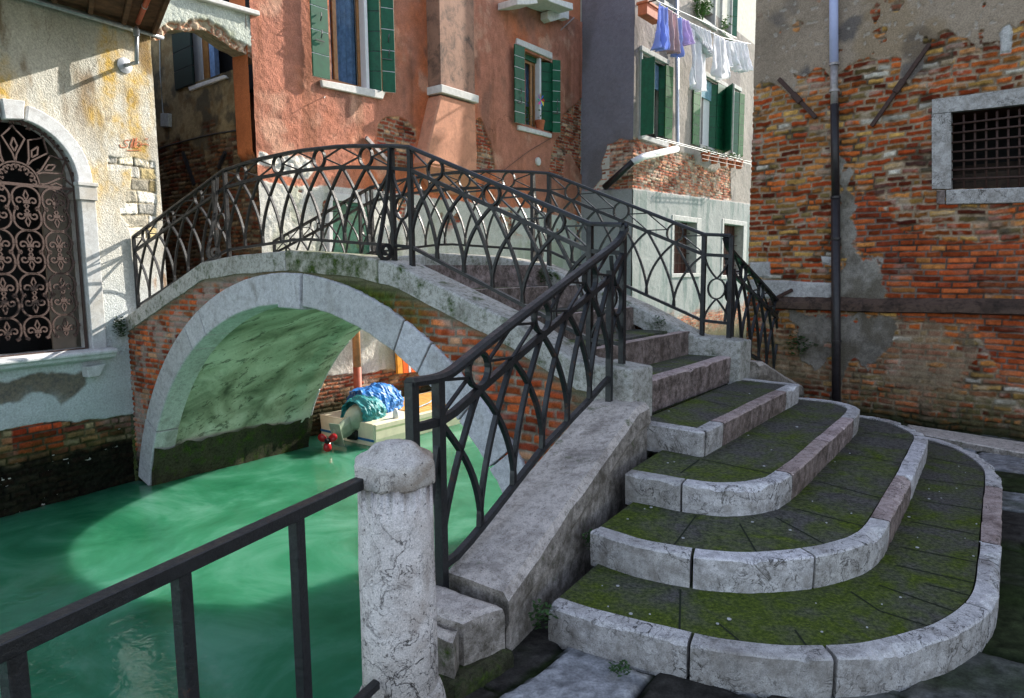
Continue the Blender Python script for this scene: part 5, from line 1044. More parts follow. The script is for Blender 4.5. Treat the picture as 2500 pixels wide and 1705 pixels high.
# (opening t0,t1,zb,zt)
G1 = gwin(1563, 1622, 335, 146); G2 = gwin(1706, 1766, 360, 200); G3 = gwin(1786, 1800, 372, 222); G4 = gwin(1702, 1742, 48, -110); G5 = gwin(1760, 1782, 78, -110); G6 = gwin(1618, 1646, 8, -110)
GD1 = gwin(1642, 1697, 680, 545); GD2 = gwin(1765, 1810, 675, 552)
GD1 = [PG.px(1643, 600)[0], PG.px(1698, 600)[0], PG.px(1660, 668)[1], PG.px(1660, 540)[1]]; GD2 = [PG.px(1764, 600)[0], PG.px(1812, 600)[0], PG.px(1790, 672)[1], PG.px(1790, 549)[1]]
gho = [[(a, c), (b, c), (b, d), (a, d)] for a, b, c, d in (G1, G2, G3, G4, G5, G6, GD1, GD2)]
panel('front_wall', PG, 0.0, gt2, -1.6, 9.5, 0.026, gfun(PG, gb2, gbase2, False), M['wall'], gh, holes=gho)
m = MB(); rect_tz(m, PG, 0.01, gt2+9, -2, 11, -2.5, -0.7); rect_tz(m, PG, gt2, gt2+9, -2, 11, -0.69, -0.01); m.build('back_wall', M['stucco'], gh)
m = MB(); rect_tz(m, PG, 0.0, gt2, 9.48, 11, -0.6, -0.01); m.build('upper_wall', M['stucco'], gh)
def gframe(w_, name='window_surround', sw=0.06):
    a, b, zb, zt = w_; m = MB(); rect_tz(m, PG, a-sw, a, zb-0.05, zt+0.05, -0.3, 0.05); rect_tz(m, PG, b, b+sw, zb-0.05, zt+0.05, -0.3, 0.05); rect_tz(m, PG, a-sw-0.04, b+sw+0.04, zt+0.05, zt+0.18, -0.3, 0.07); rect_tz(m, PG, a-sw-0.04, b+sw+0.04, zb-0.17, zb-0.05, -0.3, 0.09)
    o = m.build(name, M['gwhite'], gh, bevel=0.01); m = MB(); rect_tz(m, PG, a-0.1, b+0.1, zb-0.1, zt+0.1, -0.62, -0.5); m.build('dark_interior', M['black'], o); return o
for w_ in (G1, G2, G3, G4, G5, G6): gframe(w_)
M['cl2'] = plain('pale_blue_blind', (0.16, 0.30, 0.38), 0.85, 0, 0.3, 12, 0.5)
M['reddoor'] = stone_mat('dark_red_shuttering', (0.10, 0.035, 0.025), (0.03, 0.015, 0.012), 0.2, 0, 6, rough=0.7, stain=(0.02, 0.015, 0.012))
for w_ in (GD1, GD2):
    a, b, zb, zt = w_; m = MB(); rect_tz(m, PG, a-0.15, a, zb, zt+0.15, -0.3, 0.04); rect_tz(m, PG, b, b+0.35, zb, zt+0.15, -0.3, 0.04); rect_tz(m, PG, a, b, zt, zt+0.15, -0.3, 0.04); rect_tz(m, PG, a-0.15, b+0.35, zb-0.12, zb, -0.3, 0.05)
    o = m.build('window_surround', M['gwhite'], gh, bevel=0.01); m = MB(); rect_tz(m, PG, a, b, zb, zt, -0.35, -0.3); m.build('boarding', M['reddoor'], o)
    m = MB(); [m.tube([PG.pt(a+(b-a)*k/6, zb, -0.2), PG.pt(a+(b-a)*k/6, zt, -0.2)], 0.012, 6, PG.n) for k in range(1, 6)]; [m.tube([PG.pt(a, zb+(zt-zb)*k/5, -0.2), PG.pt(b, zb+(zt-zb)*k/5, -0.2)], 0.012, 6) for k in range(1, 5)]; m.build('bars', M['rust'], o)
gq = lambda x, y, o: PG.pt(*PG.px(x, y, o), o)
def gleaf(x0, x1, o0, o1, yb, yt, mat='shutter2', boards=7): 
    xm = (x0+x1)/2; om = (o0+o1)/2; return leaf(gh, PG, gq(x0, yb, o0), gq(x1, yb, o1), PG.px(xm, yb, om)[1], PG.px(xm, yt, om)[1], boards, mat, fit=False)
gleaf(1564, 1596, 0.08, 0.45, 330, 140, 'shutter', 1); m = MB(); rect_tz(m, PG, G1[0], G1[1], (G1[2]+G1[3])/2+0.35, G1[3], -0.16, -0.12); m.build('blind', M['curtain'], gh); gleaf(1606, 1621, -0.12, 0.02, 333, 160, 'shutter', 6); gleaf(1622, 1640, 0.05, 0.10, 339, 160, 'shutter2', 7)
gleaf(1690, 1706, 0.05, 0.08, 355, 205, 'shutter2', 6); gleaf(1730, 1748, -0.1, 0.06, 363, 205, 'shutter', 6); gleaf(1748, 1766, 0.08, 0.10, 367, 205, 'shutter', 6); gleaf(1767, 1784, 0.10, 0.50, 371, 207, 'shutter', 1); m = MB(); a_, b_ = PG.px(1716, 300, -0.1)[0], PG.px(1731, 300, -0.1)[0]; rect_tz(m, PG, a_, b_, G2[2], G2[3], -0.2, -0.1); m.build('window_frame', M['whitepaint'], gh); m = MB(); rect_tz(m, PG, G2[0], (G2[0]+G2[1])/2, G2[3]-0.55, G2[3], -0.09, -0.05); m.build('blind', M['cl2'], gh); gleaf(1786, 1800, 0.02, 0.1, 377, 222, 'shutter', 6); gleaf(1801, 1813, 0.05, 0.1, 381, 226, 'shutter2', 6)
gleaf(1780, 1798, -0.05, 0.08, 88, -60, 'shutter', 6)
# white gutter pipe of the grey house
t = thing('downpipe', 'white downpipe bending to a dark pipe across the grey house corner', 'drainpipe', gq(1652, 300, 0.1))
MB().tube([gq(1651, -60, 0.12), gq(1654, 350, 0.12), gq(1652, 362, 0.14)], 0.055, 10, PG.n).build('vertical_pipe', M['greypipe'], t, smooth=True)
MB().tube([gq(1652, 364, 0.16), gq(1570, 383, 0.2), gq(1545, 396, 0.22)], 0.09, 12).build('white_branch', M['whitepaint'], t, smooth=True)
ga = lambda x, y, o: PGa.pt(*PGa.px(x, y, o), o)
MB().tube([gq(1545, 396, 0.22), ga(1476, 458, 0.25)], 0.085, 12).build('dark_branch', M['ironpipe'], t, smooth=True)

# ================================================================ IRON RAILINGS
class Frame:                                             # a vertical plane for a railing: u along it, z up
    def __init__(s, A, B): s.A = np.array(A); s.d = (np.array(B)-s.A); s.L = np.linalg.norm(s.d[:2]); s.d = s.d/np.linalg.norm(s.d); s.n = np.cross(s.d, up)
    def __call__(s, u, z): return s.A*np.array([1, 1, 0]) + s.d*u + up*z
def rbar(root, name, pts, w_, h_, n, bevel=0.0, parent=None): return MB().bar(pts, w_, h_, n).build(name, M['iron'], parent or root, bevel=bevel)
def rail_panel(root, F, ua, ub, bays, ztop, zbot, s=1.0, first=True):
    gap = 0.195; mid = lambda u: ztop(u)-gap; du = (ub-ua)/bays
    for i in range(bays+1):
        u = ua+du*i
        for sg in (-1, 1):
            j = i+sg
            if 0 <= j <= bays:                           # bar from the bottom at j up to the peak at i
                P_ = []
                for k in range(11):
                    h = k/10; uu = (ua+du*j)+(u-(ua+du*j))*h**1.9; P_.append(F(uu+ (0.008*-sg)*(1-h)*-1, zbot(uu)+(mid(uu)-zbot(uu))*h))
                rbar(root, 'lattice_bar', P_, 0.024*s, 0.028*s, F.n)
        if i % 2 == 1:
            c = F(u, (ztop(u)+mid(u))/2); sl = (ztop(u+0.01)-ztop(u-0.01))/0.02; r = gap*0.5-0.012*s
            MB().bar([c+F.d*r*math.cos(a)+up*(r*math.sin(a)+sl*r*math.cos(a)*0.0) for a in np.linspace(0, 2*math.pi, 21)[:-1]], 0.017*s, 0.034*s, F.n, closed=True).build('ring', M['iron'], root)
    for i in range(0, bays+1, 2):                        # thin braces between the rings
        u = ua+du*i; m = MB()
        for sg in (-1, 1):
            if 0 <= i+sg <= bays:
                v = u+sg*(du-gap*0.45); zc = (ztop(v)+mid(v))/2
                m.bar([F(u, ztop(u)-0.012), F(v, zc)], 0.014*s, 0.018*s, F.n); m.bar([F(u, mid(u)+0.01), F(v, zc)], 0.014*s, 0.018*s, F.n)
        m.build('brace', M['iron'], root)
def small_panel(root, F, ua, ub, ztop, zbot, s=1.0):
    uc = (ua+ub)/2; zt, zb = ztop(uc)-0.195, zbot(uc)+0.0; zc = zb+(zt-zb)*0.5; r = min(0.085, (ub-ua)/2-0.014); m = MB(); ry = r*1.15
    m.bar([F(uc, zc)+F.d*r*math.cos(a)+up*ry*math.sin(a) for a in np.linspace(0, 2*math.pi, 21)[:-1]], 0.013*s, 0.028*s, F.n, closed=True); m.build('ring', M['iron'], root)
    for sg in (-1, 1):
        q = uc+sg*((ub-ua)/2-0.014)
        for z0, z1 in ((zt, zc+ry), (zb, zc-ry)):
            P_ = [F(q+(uc-q)*(k/8)**1.8, z0+(z1-z0)*k/8) for k in range(9)]; rbar(root, 'lattice_bar', P_, 0.014*s, 0.024*s, F.n)
def scroll(root, F, u, zb, zt, side):                    # outward brace ending in a volute
    P_ = []
    for k in range(15):
        h = k/14; z = zt-(zt-zb-0.10)*h; o = 0.02+0.17*h**1.5; P_.append(F(u, z)+side*o)
    c = F(u, zb+0.085)+side*0.105
    for k in range(1, 26): a = k/25*4.6*math.pi/2*1.15; r = 0.085*(1-k/25*0.72); P_.append(c+side*r*math.cos(a)-up*r*math.sin(a))
    MB().bar(P_, 0.032, 0.026, F.d).build('scroll_brace', M['iron'], root)
def lower_path(F, pts, o=0): pass
def railing(s0, label, near):
    kf = 1.0 if near else 0.85
    side = -es if near else es
    root = thing('iron_railing', label, 'railing', W(0, s0, 1.0), 'wrought iron railings of the bridge')
    F = Frame(W(0, s0), W(1, s0)); cz = lambda u: capz(u)
    TOP = [(0.0, 2.00), (0.27, 2.02), (2.10, 2.765), (2.33, 2.80), (3.0, 2.875), (3.7, 2.905), (4.4, 2.895), (5.09, 2.845), (5.34, 2.775), (7.46, 2.175)]
    zt = lambda u: float(np.interp(u, [q[0] for q in TOP], [q[1] for q in TOP])); zb = lambda u: float(np.interp(u, [0, .27, 2.10, 2.33, 3.7, 5.09, 5.34, 7.46], [1.16, 1.18, 1.90, 1.92, 2.025, 1.945, 1.89, 1.24]))
    us = [0, 0.27, 2.10] + list(np.linspace(2.33, 5.09, 12)) + [5.34, 7.46]
    MB().sweep([F(u, zt(u)) for u in us], [(-.028, -.016), (.028, -.016), (.030, .002), (.018, .016), (-.018, .016), (-.030, .002)]).build('handrail', M['iron'], root)
    rbar(root, 'middle_rail', [F(u, zt(u)-0.195) for u in us], 0.032, 0.032, up); rbar(root, 'bottom_rail', [F(u, zb(u)) for u in us], 0.032, 0.028, up)
    for u in (0.0, 0.27, 2.10, 2.33, 5.09, 5.34, 7.46): rbar(root, 'post', [F(u, cz(u)-0.02), F(u, zt(u)-0.004)], 0.040, 0.040, F.n)
    rail_panel(root, F, 0.27, 2.10, 6, zt, zb, s=kf*0.92); rail_panel(root, F, 2.33, 5.09, 8, zt, zb, s=kf*0.92); rail_panel(root, F, 5.34, 7.46, 6, zt, zb, s=kf*0.92)
    small_panel(root, F, 0.0, 0.27, zt, zb); small_panel(root, F, 2.10, 2.33, zt, zb); small_panel(root, F, 5.09, 5.34, zt, zb)
    for u in (2.33, 5.22): scroll(root, F, u, cz(u), zt(u)-0.02, side)
    # the flight that follows the steps down
    if near: G = Frame(W(0.0, 0.0), W(-0.22, -2.12))
    else: G = Frame(W(0.05, BW), W(0.10, BW+2.12))
    z3n = lambda L: [(x/2.6415+950, y/2.6415+500) for x, y in L]
    pn = Plane(W(0.0, 0.0), d=Frame(W(0.0, 0.0), W(-0.22, -2.12)).d)
    tp = [pn.px(x, y) for x, y in z3n([(1524,88),(1520,150),(1495,215),(1440,272),(1250,412),(1000,600),(700,832),(480,1010),(420,1060),(370,1095),(300,1122),(150,1142)])]; tp[0] = (0.0, 2.0)
    tp = [tuple(q) for q in chaikin([np.array(q) for q in tp], 2)]
    bp = [pn.px(x, y) for x, y in z3n([(1412,1118),(1290,1260),(1000,1560)])]+[pn.px(x/2.2486+800, y/2.2486+1000) for x, y in [(880,600),(740,770),(690,820),(628,862)]]
    tU, tZ = np.array([q[0] for q in tp]), np.array([q[1] for q in tp]); o_ = np.argsort(tU); tU, tZ = tU[o_], tZ[o_]; bU, bZ = np.array([q[0] for q in bp]), np.array([q[1] for q in bp]); o2 = np.argsort(bU); bU, bZ = bU[o2], bZ[o2]
    zt2 = lambda u: float(np.interp(u, tU, tZ)); zb2 = lambda u: float(np.interp(u, bU, bZ)); zm2 = lambda u: zt2(max(u, 0.22))-0.20 if u > 0.22 else 1.80-(1.80-(zt2(0.22)-0.20))*(u/0.22)
    up0 = pn.px(1487, 950)[0]; ue = pn.px(1071, 1000)[0]; uf = pn.px(1006, 1000)[0]
    tp2 = [(u, z) for u, z in tp if u <= uf]
    MB().sweep([G(u, z) for u, z in tp2]+[G(uf+0.012, zt2(uf))], [(-.028, -.018), (.028, -.018), (.031, .002), (.019, .018), (-.019, .018), (-.031, .002)]).build('handrail', M['iron'], root)
    us = list(np.linspace(0, uf, 24)); rbar(root, 'middle_rail', [G(u, zm2(u)) for u in us], 0.032, 0.036, up)
    us = list(np.linspace(up0, ue, 18)); rbar(root, 'bottom_rail', [G(u, zb2(u)) for u in us], 0.032, 0.032, up)
    zsl = lambda u: float(np.interp(u, [0, 0.3, 1.2, 2.1, 2.7], [0.77, 0.77, 0.52, 0.26, 0.25]))
    rbar(root, 'post', [G(up0, 0.74), G(up0, zm2(up0)+0.05)], 0.040, 0.040, G.n); rbar(root, 'post', [G(ue, 0.18), G(ue, zt2(ue))], 0.044, 0.044, G.n); rbar(root, 'post', [G(uf, 0.18), G(uf, zt2(uf))], 0.044, 0.044, G.n)
    rail_panel(root, G, up0, ue, 6, lambda u: zt2(u) if u > 0.22 else zm2(u)+0.2, zb2, 0.95)
    small_panel(root, G, 0.0, up0, lambda u: 1.98, lambda u: 1.16)
    rbar(root, 'lattice_bar', [G(ue-0.02, zm2(ue)-0.05), G(ue+0.02, 0.9), G((ue+uf)/2, 0.6)], 0.018, 0.028, G.n); rbar(root, 'lattice_bar', [G(uf+0.01, zm2(uf)-0.05), G(uf-0.01, 0.9), G((ue+uf)/2, 0.6)], 0.018, 0.028, G.n)
    return root
railing(0.0, 'black wrought iron railing on the canal side facing us, nearest the stone bollard', True)
railing(BW, 'black wrought iron railing on the far side of the bridge, ending by the brick house', False)

# ================================================================ FENCE AND BOLLARD
YB = 2.26
bol = hz(1000, 1690, 0.32); Xb = np.array([(972-1250)/FPX*YB, YB, 0])
v = ray(968, 1300); Xb = EYE+v*(YB/v[1]); Xb[2] = 0
bt_ = thing('stone_bollard', 'weathered round stone bollard with a domed cap at the canal edge', 'bollard', Xb)
def noisy_lathe(name, c, prof, n, mat, parent, seed, amp, oct_=0.0, lean=(0, 0)):
    vs = []; fs = []
    for r, h in prof:
        for k in range(n):
            a = 2*math.pi*k/n; rr = r*(1+oct_*(math.cos(math.pi/8)/math.cos(((a+0.2) % (math.pi/4))-math.pi/8)-1)*1.0)
            rr += n1(a*1.2+10*math.cos(a), h*3+math.sin(a)*1.2, 0.22, 4, seed)*amp+n1(a*3, h*8, 0.1, 3, seed+1)*amp*0.35
            vs.append((c[0]+rr*math.cos(a)+lean[0]*h, c[1]+rr*math.sin(a)+lean[1]*h, c[2]+h + n1(math.cos(a)*r*6, math.sin(a)*r*6+h, 0.5, 3, seed+2)*amp*(0.8 if oct_ else 0)))
    m_ = len(prof); fs = [(i*n+k, i*n+(k+1) % n, (i+1)*n+(k+1) % n, (i+1)*n+k) for i in range(m_-1) for k in range(n)] + [tuple(range(n))[::-1], tuple((m_-1)*n+k for k in range(n))]
    return MB().add(vs, fs).build(name, mat, parent, smooth=True)
sc_ = YB/FPX
zt_ = lambda y: HC-(y-(657-(968-1250)*ROL*-1*0+2))*sc_*1.0
def zat(x, y): v = ray(x, y); return (EYE+v*(YB/v[1]))[2]
ztop, zrim0, zrim1, zsh = zat(968, 1076), zat(968, 1130), zat(968, 1198), zat(968, 1205)
rs0 = 92*sc_; rs1 = 96*sc_
def zat2(x, y, d): v = ray(x, y); return (EYE+v*((YB-d)/v[1]))[2]
zsh = zat2(968, 1205, 0.12); zrt = zat2(968, 1146, 0.12)
noisy_lathe('shaft', Xb, [(rs1+0.0, 0.20), (rs1, 0.5), (rs1*0.995, 0.7), (rs1*0.98, 0.85), (rs0*1.0, 1.0), (rs0*0.985, zsh-0.06), (rs0*0.98, zsh+0.005)]+[], 72, M['bollard'], bt_, 3, 0.004)
noisy_lathe('base', Xb, [(rs1*1.28, -0.05), (rs1*1.25, 0.12), (rs1*1.18, 0.19), (rs1*1.12, 0.22), (rs1*1.02, 0.24)], 64, M['bollard'], bt_, 6, 0.006)
rc = 105*sc_; hh = ztop-zsh
hr_ = zrt-zsh; noisy_lathe('cap', Xb+up*zsh, [(rs0*0.9, 0.0), (rc*0.97, 0.002), (rc*1.0, 0.010), (rc*1.01, hr_*0.5), (rc*1.0, hr_*0.96), (rc*0.97, hr_+0.004), (rc*0.86, hr_+(hh-hr_)*0.22), (rc*0.74, hr_+(hh-hr_)*0.34), (rc*0.66, hr_+(hh-hr_)*0.44), (rc*0.55, hr_+(hh-hr_)*0.68), (rc*0.42, hr_+(hh-hr_)*0.86), (rc*0.22, hr_+(hh-hr_)*0.98), (0.01, hh)], 96, M['bollard'], bt_, 9, 0.005, 1.3)
fn_ = thing('canal_fence', 'plain black iron fence of square bars running from the bollard along the canal', 'fence', Xb+np.array([-.5, -1, 0]))
def fence_at(x, y, Pz=None): v = ray(x, y); return v
za = zat(905, 1172)
Pa = EYE+ray(905, 1168)*(YB*0.985/ray(905, 1168)[1]); z_f = Pa[2]; v = ray(-30, 1600); Pb = EYE+v*((z_f-HC)/v[2])
fd = (Pb-Pa)/np.linalg.norm(Pb-Pa)
MB().bar([Pa-fd*0.06, Pb+fd*1.5], 0.040, 0.038).build('top_rail', M['iron'], fn_, bevel=0.003)
Pl = EYE+ray(925, 1665)*(YB*0.955/ray(925, 1665)[1]); z_l = Pl[2]; MB().bar([Pl-fd*0.04, Pl+fd*3], 0.030, 0.030).build('lower_rail', M['iron'], fn_, bevel=0.003)
for px_ in (734, 448, 20):
    # where the sight line at this column crosses the fence plane
    n_ = np.cross(fd, up); v = ray(px_, 1500); k = ((Pa-EYE) @ n_)/(v @ n_); X = EYE+v*k
    MB().bar([np.array([X[0], X[1], 0.0]), np.array([X[0], X[1], z_f-0.016])], 0.036, 0.036, fd).build('upright', M['iron'], fn_, bevel=0.003)

# ================================================================ BOAT
bp0 = hz(920, 1092, WZ)
boat = thing('motor_boat', 'small cream motor boat with blue stripe moored beyond the bridge arch', 'boat', bp0)
BE, BS = eb, es
def bpnt(x, y, z): return bp0+BS*x+BE*y+up*z              # x forward, y across (away from us), z up from water
def hull_sec(x):
    k = min(1, max(0, (x-2.6)/2.6)); w2 = 0.74*(1-k**2.2); return w2, 0.36+0.16*k, 
secs = [0, 0.4, 1, 1.8, 2.6, 3.2, 3.8, 4.4, 4.8, 5.1]; YC = 0.74
vs = []; fs = []; bl = []
for x in secs:
    w2, top = hull_sec(x); w2 = max(w2, 0.02); vs += [bpnt(x, YC-w2*0.82, -0.25), bpnt(x, YC-w2*0.95, 0.0), bpnt(x, YC-w2*0.97, 0.07), bpnt(x, YC-w2*0.985, 0.12), bpnt(x, YC-w2, top), bpnt(x, YC-w2+0.11*min(1, w2), top+0.015), bpnt(x, YC-w2*0.8+0.02, top-0.25), bpnt(x, YC+w2*0.8-0.02, top-0.25), bpnt(x, YC+w2-0.11*min(1, w2), top+0.015), bpnt(x, YC+w2, top), bpnt(x, YC+w2*0.95, 0.0), bpnt(x, YC+w2*0.82, -0.25)]
n = len(secs); k_ = 12
M['cream'] = plain('cream_gelcoat', (0.66, 0.62, 0.46), 0.35, 0, 0.12, 5, 0.03); M['blue'] = plain('blue_stripe', (0.02, 0.13, 0.30), 0.4); M['olive'] = plain('pale_green_hull_band', (0.36, 0.42, 0.24), 0.5, 0, 0.15, 9)
for i in range(n-1):
    for j in range(k_): fs.append((i*k_+j, i*k_+(j+1) % k_, (i+1)*k_+(j+1) % k_, (i+1)*k_+j))
fs += [(0, 1, 2, 3, 4, 5, 6, 7, 8, 9, 10, 11), tuple((n-1)*k_+j for j in range(k_))]
MB().add(vs, fs).build('hull', M['cream'], boat)
for (za_, zb_, mt, nm) in ((0.075, 0.115, 'blue', 'stripe'), (0.155, 0.29, 'olive', 'side_band')):
    P1 = []
    m = MB(); q = []
    for x in secs[:-1]:
        w2, top = hull_sec(x); f0 = 0.95+0.05*za_/top; f1 = 0.95+0.05*zb_/top; q.append((bpnt(x, YC-w2*f0-0.006, za_), bpnt(x, YC-w2*f1-0.006, zb_)))
    vv = [p for a in q for p in a]; m.add(vv, [(2*i, 2*i+2, 2*i+3, 2*i+1) for i in range(len(q)-1)]); m.build(nm, M[mt], boat)
m = MB(); m.obox(bpnt(0.50, YC, 0.355), BS*0.52, BE*0.66, up*0.022); m.build('stern_deck', M['cream'], boat, bevel=0.01)
MB().obox(bpnt(0.0, YC, 0.13), BS*0.02, BE*0.70, up*0.24).build('transom', M['cream'], boat, bevel=0.01)
m = MB(); m.obox(bpnt(-0.024, YC, 0.095), BS*0.004, BE*0.70, up*0.02); m.build('transom_stripe', M['blue'], boat)
M['varnish'] = plain('varnished_deck_planks', (0.60, 0.30, 0.06), 0.35, 0, 0.25, 5, 0.05)
for k in range(11):
    yy = YC-0.60+0.115*k; m = MB(); m.obox(bpnt(2.6, yy, 0.37), BS*1.55, BE*0.052, up*0.015); m.build('deck_plank', M['varnish'], boat, bevel=0.003)
M['redwood'] = plain('red_brown_coaming', (0.35, 0.10, 0.03), 0.45); MB().obox(bpnt(2.7, YC-0.1, 0.40), BS*0.06, BE*0.62, up*0.025).build('coaming', M['redwood'], boat, bevel=0.005)
M['rope'] = plain('pale_blue_rope', (0.35, 0.5, 0.6), 0.9)
t = thing('mooring_rope', 'thin pale blue rope lying across the boat planks', 'rope', bpnt(1.6, YC, 0.42)); MB().tube([bpnt(0.9, YC-0.45, 0.37), bpnt(1.7, YC-0.3, 0.42), bpnt(2.7, YC+0.3, 0.45)], 0.010, 6).build('rope', M['rope'], t)
t = thing('bottle', 'small white plastic bottle on the boat stern', 'bottle', bpnt(0.55, YC-0.60, 0.38)); MB().lathe(bpnt(0.55, YC-0.62, 0.375), [(0.05, 0), (0.052, 0.11), (0.03, 0.14), (0.028, 0.165)], 14).build('body', M['whitepaint'], t, smooth=True)
# outboard motor, tilted up, propeller towards us
M['motor'] = plain('grey_green_motor_casing', (0.30, 0.36, 0.27), 0.3, 0, 0.15, 8, 0.05); M['redprop'] = plain('red_propeller', (0.42, 0.015, 0.02), 0.3, 0, 0.2, 20, 0.05)
dB = np.linalg.norm((bpnt(-0.05, YC, 0)-EYE)[:2]); rp_ = lambda x, y, D: EYE+ray(x, y)*(D/np.linalg.norm(ray(x, y)[:2])); c0 = rp_(880, 1018, dB); tipv = EYE+ray(752, 1068)*((bpnt(-1.2, YC+0.1, 0)[1])/ray(752, 1068)[1])
mot = thing('outboard_motor', 'tilted grey green outboard motor with red propeller on the boat stern', 'outboard motor', c0)
tip = bpnt(-1.12, YC-0.02, 0.06); tip = rp_(803, 1076, dB-0.62); ax = (tip-c0)/np.linalg.norm(tip-c0)
def ell(c, axs, r, nm, mat, par, n=14, k=9, sq=1.0):
    vs = []; fs = []
    for i in range(k+1):
        ph = math.pi*i/k; 
        for j in range(n):
            th = 2*math.pi*j/n; s1 = math.copysign(abs(math.sin(ph))**sq, math.sin(ph)); vs.append(c+axs[0]*r[0]*-math.cos(ph)+axs[1]*r[1]*s1*math.copysign(abs(math.cos(th))**sq, math.cos(th))+axs[2]*r[2]*s1*math.copysign(abs(math.sin(th))**sq, math.sin(th)))
    fs = [(i*n+j, i*n+(j+1) % n, (i+1)*n+(j+1) % n, (i+1)*n+j) for i in range(k) for j in range(n)]
    return MB().add(vs, fs).build(nm, mat, par, smooth=True)
sd_ = np.cross(ax, up); sd_ /= np.linalg.norm(sd_); u2 = np.cross(sd_, ax)
ell(c0+ax*0.02+up*0.03, (ax, sd_, u2), (0.33, 0.19, 0.20), 'cowl', M['motor'], mot, sq=0.7)
m = MB(); P_ = [c0+ax*0.10, c0+ax*0.45, (c0+tip)/2+ax*0.12, tip-ax*0.12]; w_s = [0.17, 0.15, 0.125, 0.10]; vs = []
for p, q in zip(P_, w_s):
    for a_, b_ in ((-0.25, -1), (0.25, -1), (0.42, -0.4), (0.42, 0.5), (0.2, 1), (-0.2, 1), (-0.42, 0.5), (-0.42, -0.4)): vs.append(p+sd_*a_*q+u2*b_*q)
m.add(vs, [(i*8+j, i*8+(j+1) % 8, (i+1)*8+(j+1) % 8, (i+1)*8+j) for i in range(3) for j in range(8)]+[tuple(range(8)), tuple(24+j for j in range(8))]); m.build('leg_casing', M['motor'], mot, bevel=0.01)
M['blackpl'] = plain('black_rubber_plastic', (0.012, 0.012, 0.012), 0.5); MB().obox(c0+ax*0.18-u2*0.20, ax*0.16, sd_*0.10, u2*0.07).build('clamp_bracket', M['blackpl'], mot, bevel=0.01)
MB().obox(c0+ax*0.08-u2*0.02+up*0.0, ax*0.015, sd_*0.135, u2*0.165).build('cowl_seam', M['blackpl'], mot, bevel=0.01)
pd = EYE-tip; pd = pd/np.linalg.norm(pd); pd = pd*0.9-es*0.35; pd /= np.linalg.norm(pd)
e1 = np.cross(pd, up); e1 /= np.linalg.norm(e1); e2 = np.cross(e1, pd)
m = MB(); m.obox(tip-ax*0.20, ax*0.008, sd_*0.11, u2*0.20); m.build('cavitation_plate', M['motor'], mot, bevel=0.004); ell(tip-pd*0.10-ax*0.02, (pd, e1, e2), (0.20, 0.06, 0.06), 'gear_case', M['motor'], mot); MB().prism([tip-pd*0.05-e2*0.04, tip-pd*0.22-e2*0.04, tip-pd*0.16-e2*0.20, tip-pd*0.08-e2*0.20], e1*0.012).build('skeg', M['motor'], mot, bevel=0.003)
for k in range(3):
    a0 = 0.5+k*2*math.pi/3; vs = []; 
    for (r, w__, tw) in ((0.02, 0.032, 0.016), (0.06, 0.052, 0.02), (0.11, 0.062, 0.022), (0.15, 0.048, 0.016), (0.17, 0.018, 0.008)):
        rd = e1*math.cos(a0)+e2*math.sin(a0); tn = -e1*math.sin(a0)+e2*math.cos(a0); vs += [tip+pd*0.09+rd*r+tn*w__+pd*tw, tip+pd*0.09+rd*r-tn*w__-pd*tw]
    m = MB().add(vs, [(2*i, 2*i+1, 2*i+3, 2*i+2) for i in range(4)]); o = m.build('propeller_blade', M['redprop'], mot, smooth=True); s_ = o.modifiers.new('thick', 'SOLIDIFY'); s_.thickness = 0.008
MB().lathe(tip+pd*0.02, [(0.045, 0), (0.050, 0.07), (0.035, 0.13), (0.012, 0.15)], 14, pd).build('hub', M['black'], mot, smooth=True)
# tarpaulins over the motor and the stern
M['tarp'] = plain('blue_tarpaulin', (0.02, 0.17, 0.50), 0.45, 0, 0.35, 14, 0.5); M['tarp2'] = plain('teal_tarpaulin', (0.015, 0.20, 0.22), 0.5, 0, 0.35, 16, 0.5)
def tarp(c, axs, r, nm, label, mat, seed, a_lo, a_hi):
    vs = []; fs = []; nu, nv = 44, 30
    for i in range(nv+1):
        x = -1+2*i/nv
        for j in range(nu+1):
            a = a_lo+(a_hi-a_lo)*j/nu; prof = (1-0.25*x*x-0.12*x); q = 1+n1(x*1.0, a*1.0, 0.35, 4, seed)*0.12+n1(x*4, a*0.7, 0.3, 2, seed+3)*0.05
            vs.append(c+axs[0]*r[0]*x*(1+0.08*n1(a*2, 1, 0.4, 3, seed))+axs[1]*r[1]*math.cos(a)*prof*q+axs[2]*r[2]*math.sin(a)*prof*q)
    fs = [(i*(nu+1)+j, i*(nu+1)+j+1, (i+1)*(nu+1)+j+1, (i+1)*(nu+1)+j) for i in range(nv) for j in range(nu)]
    t = MB().add(vs, fs).build(nm, M[mat], None, smooth=False); s_ = t.modifiers.new('thick', 'SOLIDIFY'); s_.thickness = 0.006; return tag(t, label, 'tarpaulin')
tarp(rp_(922, 992, dB+0.65), (BS, BE, up), (0.46, 0.34, 0.40), 'tarpaulin', 'crumpled bright blue tarpaulin heaped on the boat', 'tarp', 5, -0.2, math.pi+0.2)
tarp(rp_(893, 1012, dB+0.12), (BS, BE, up), (0.30, 0.33, 0.32), 'tarpaulin', 'teal tarpaulin hanging over the outboard motor', 'tarp2', 15, -0.35, math.pi+0.75)
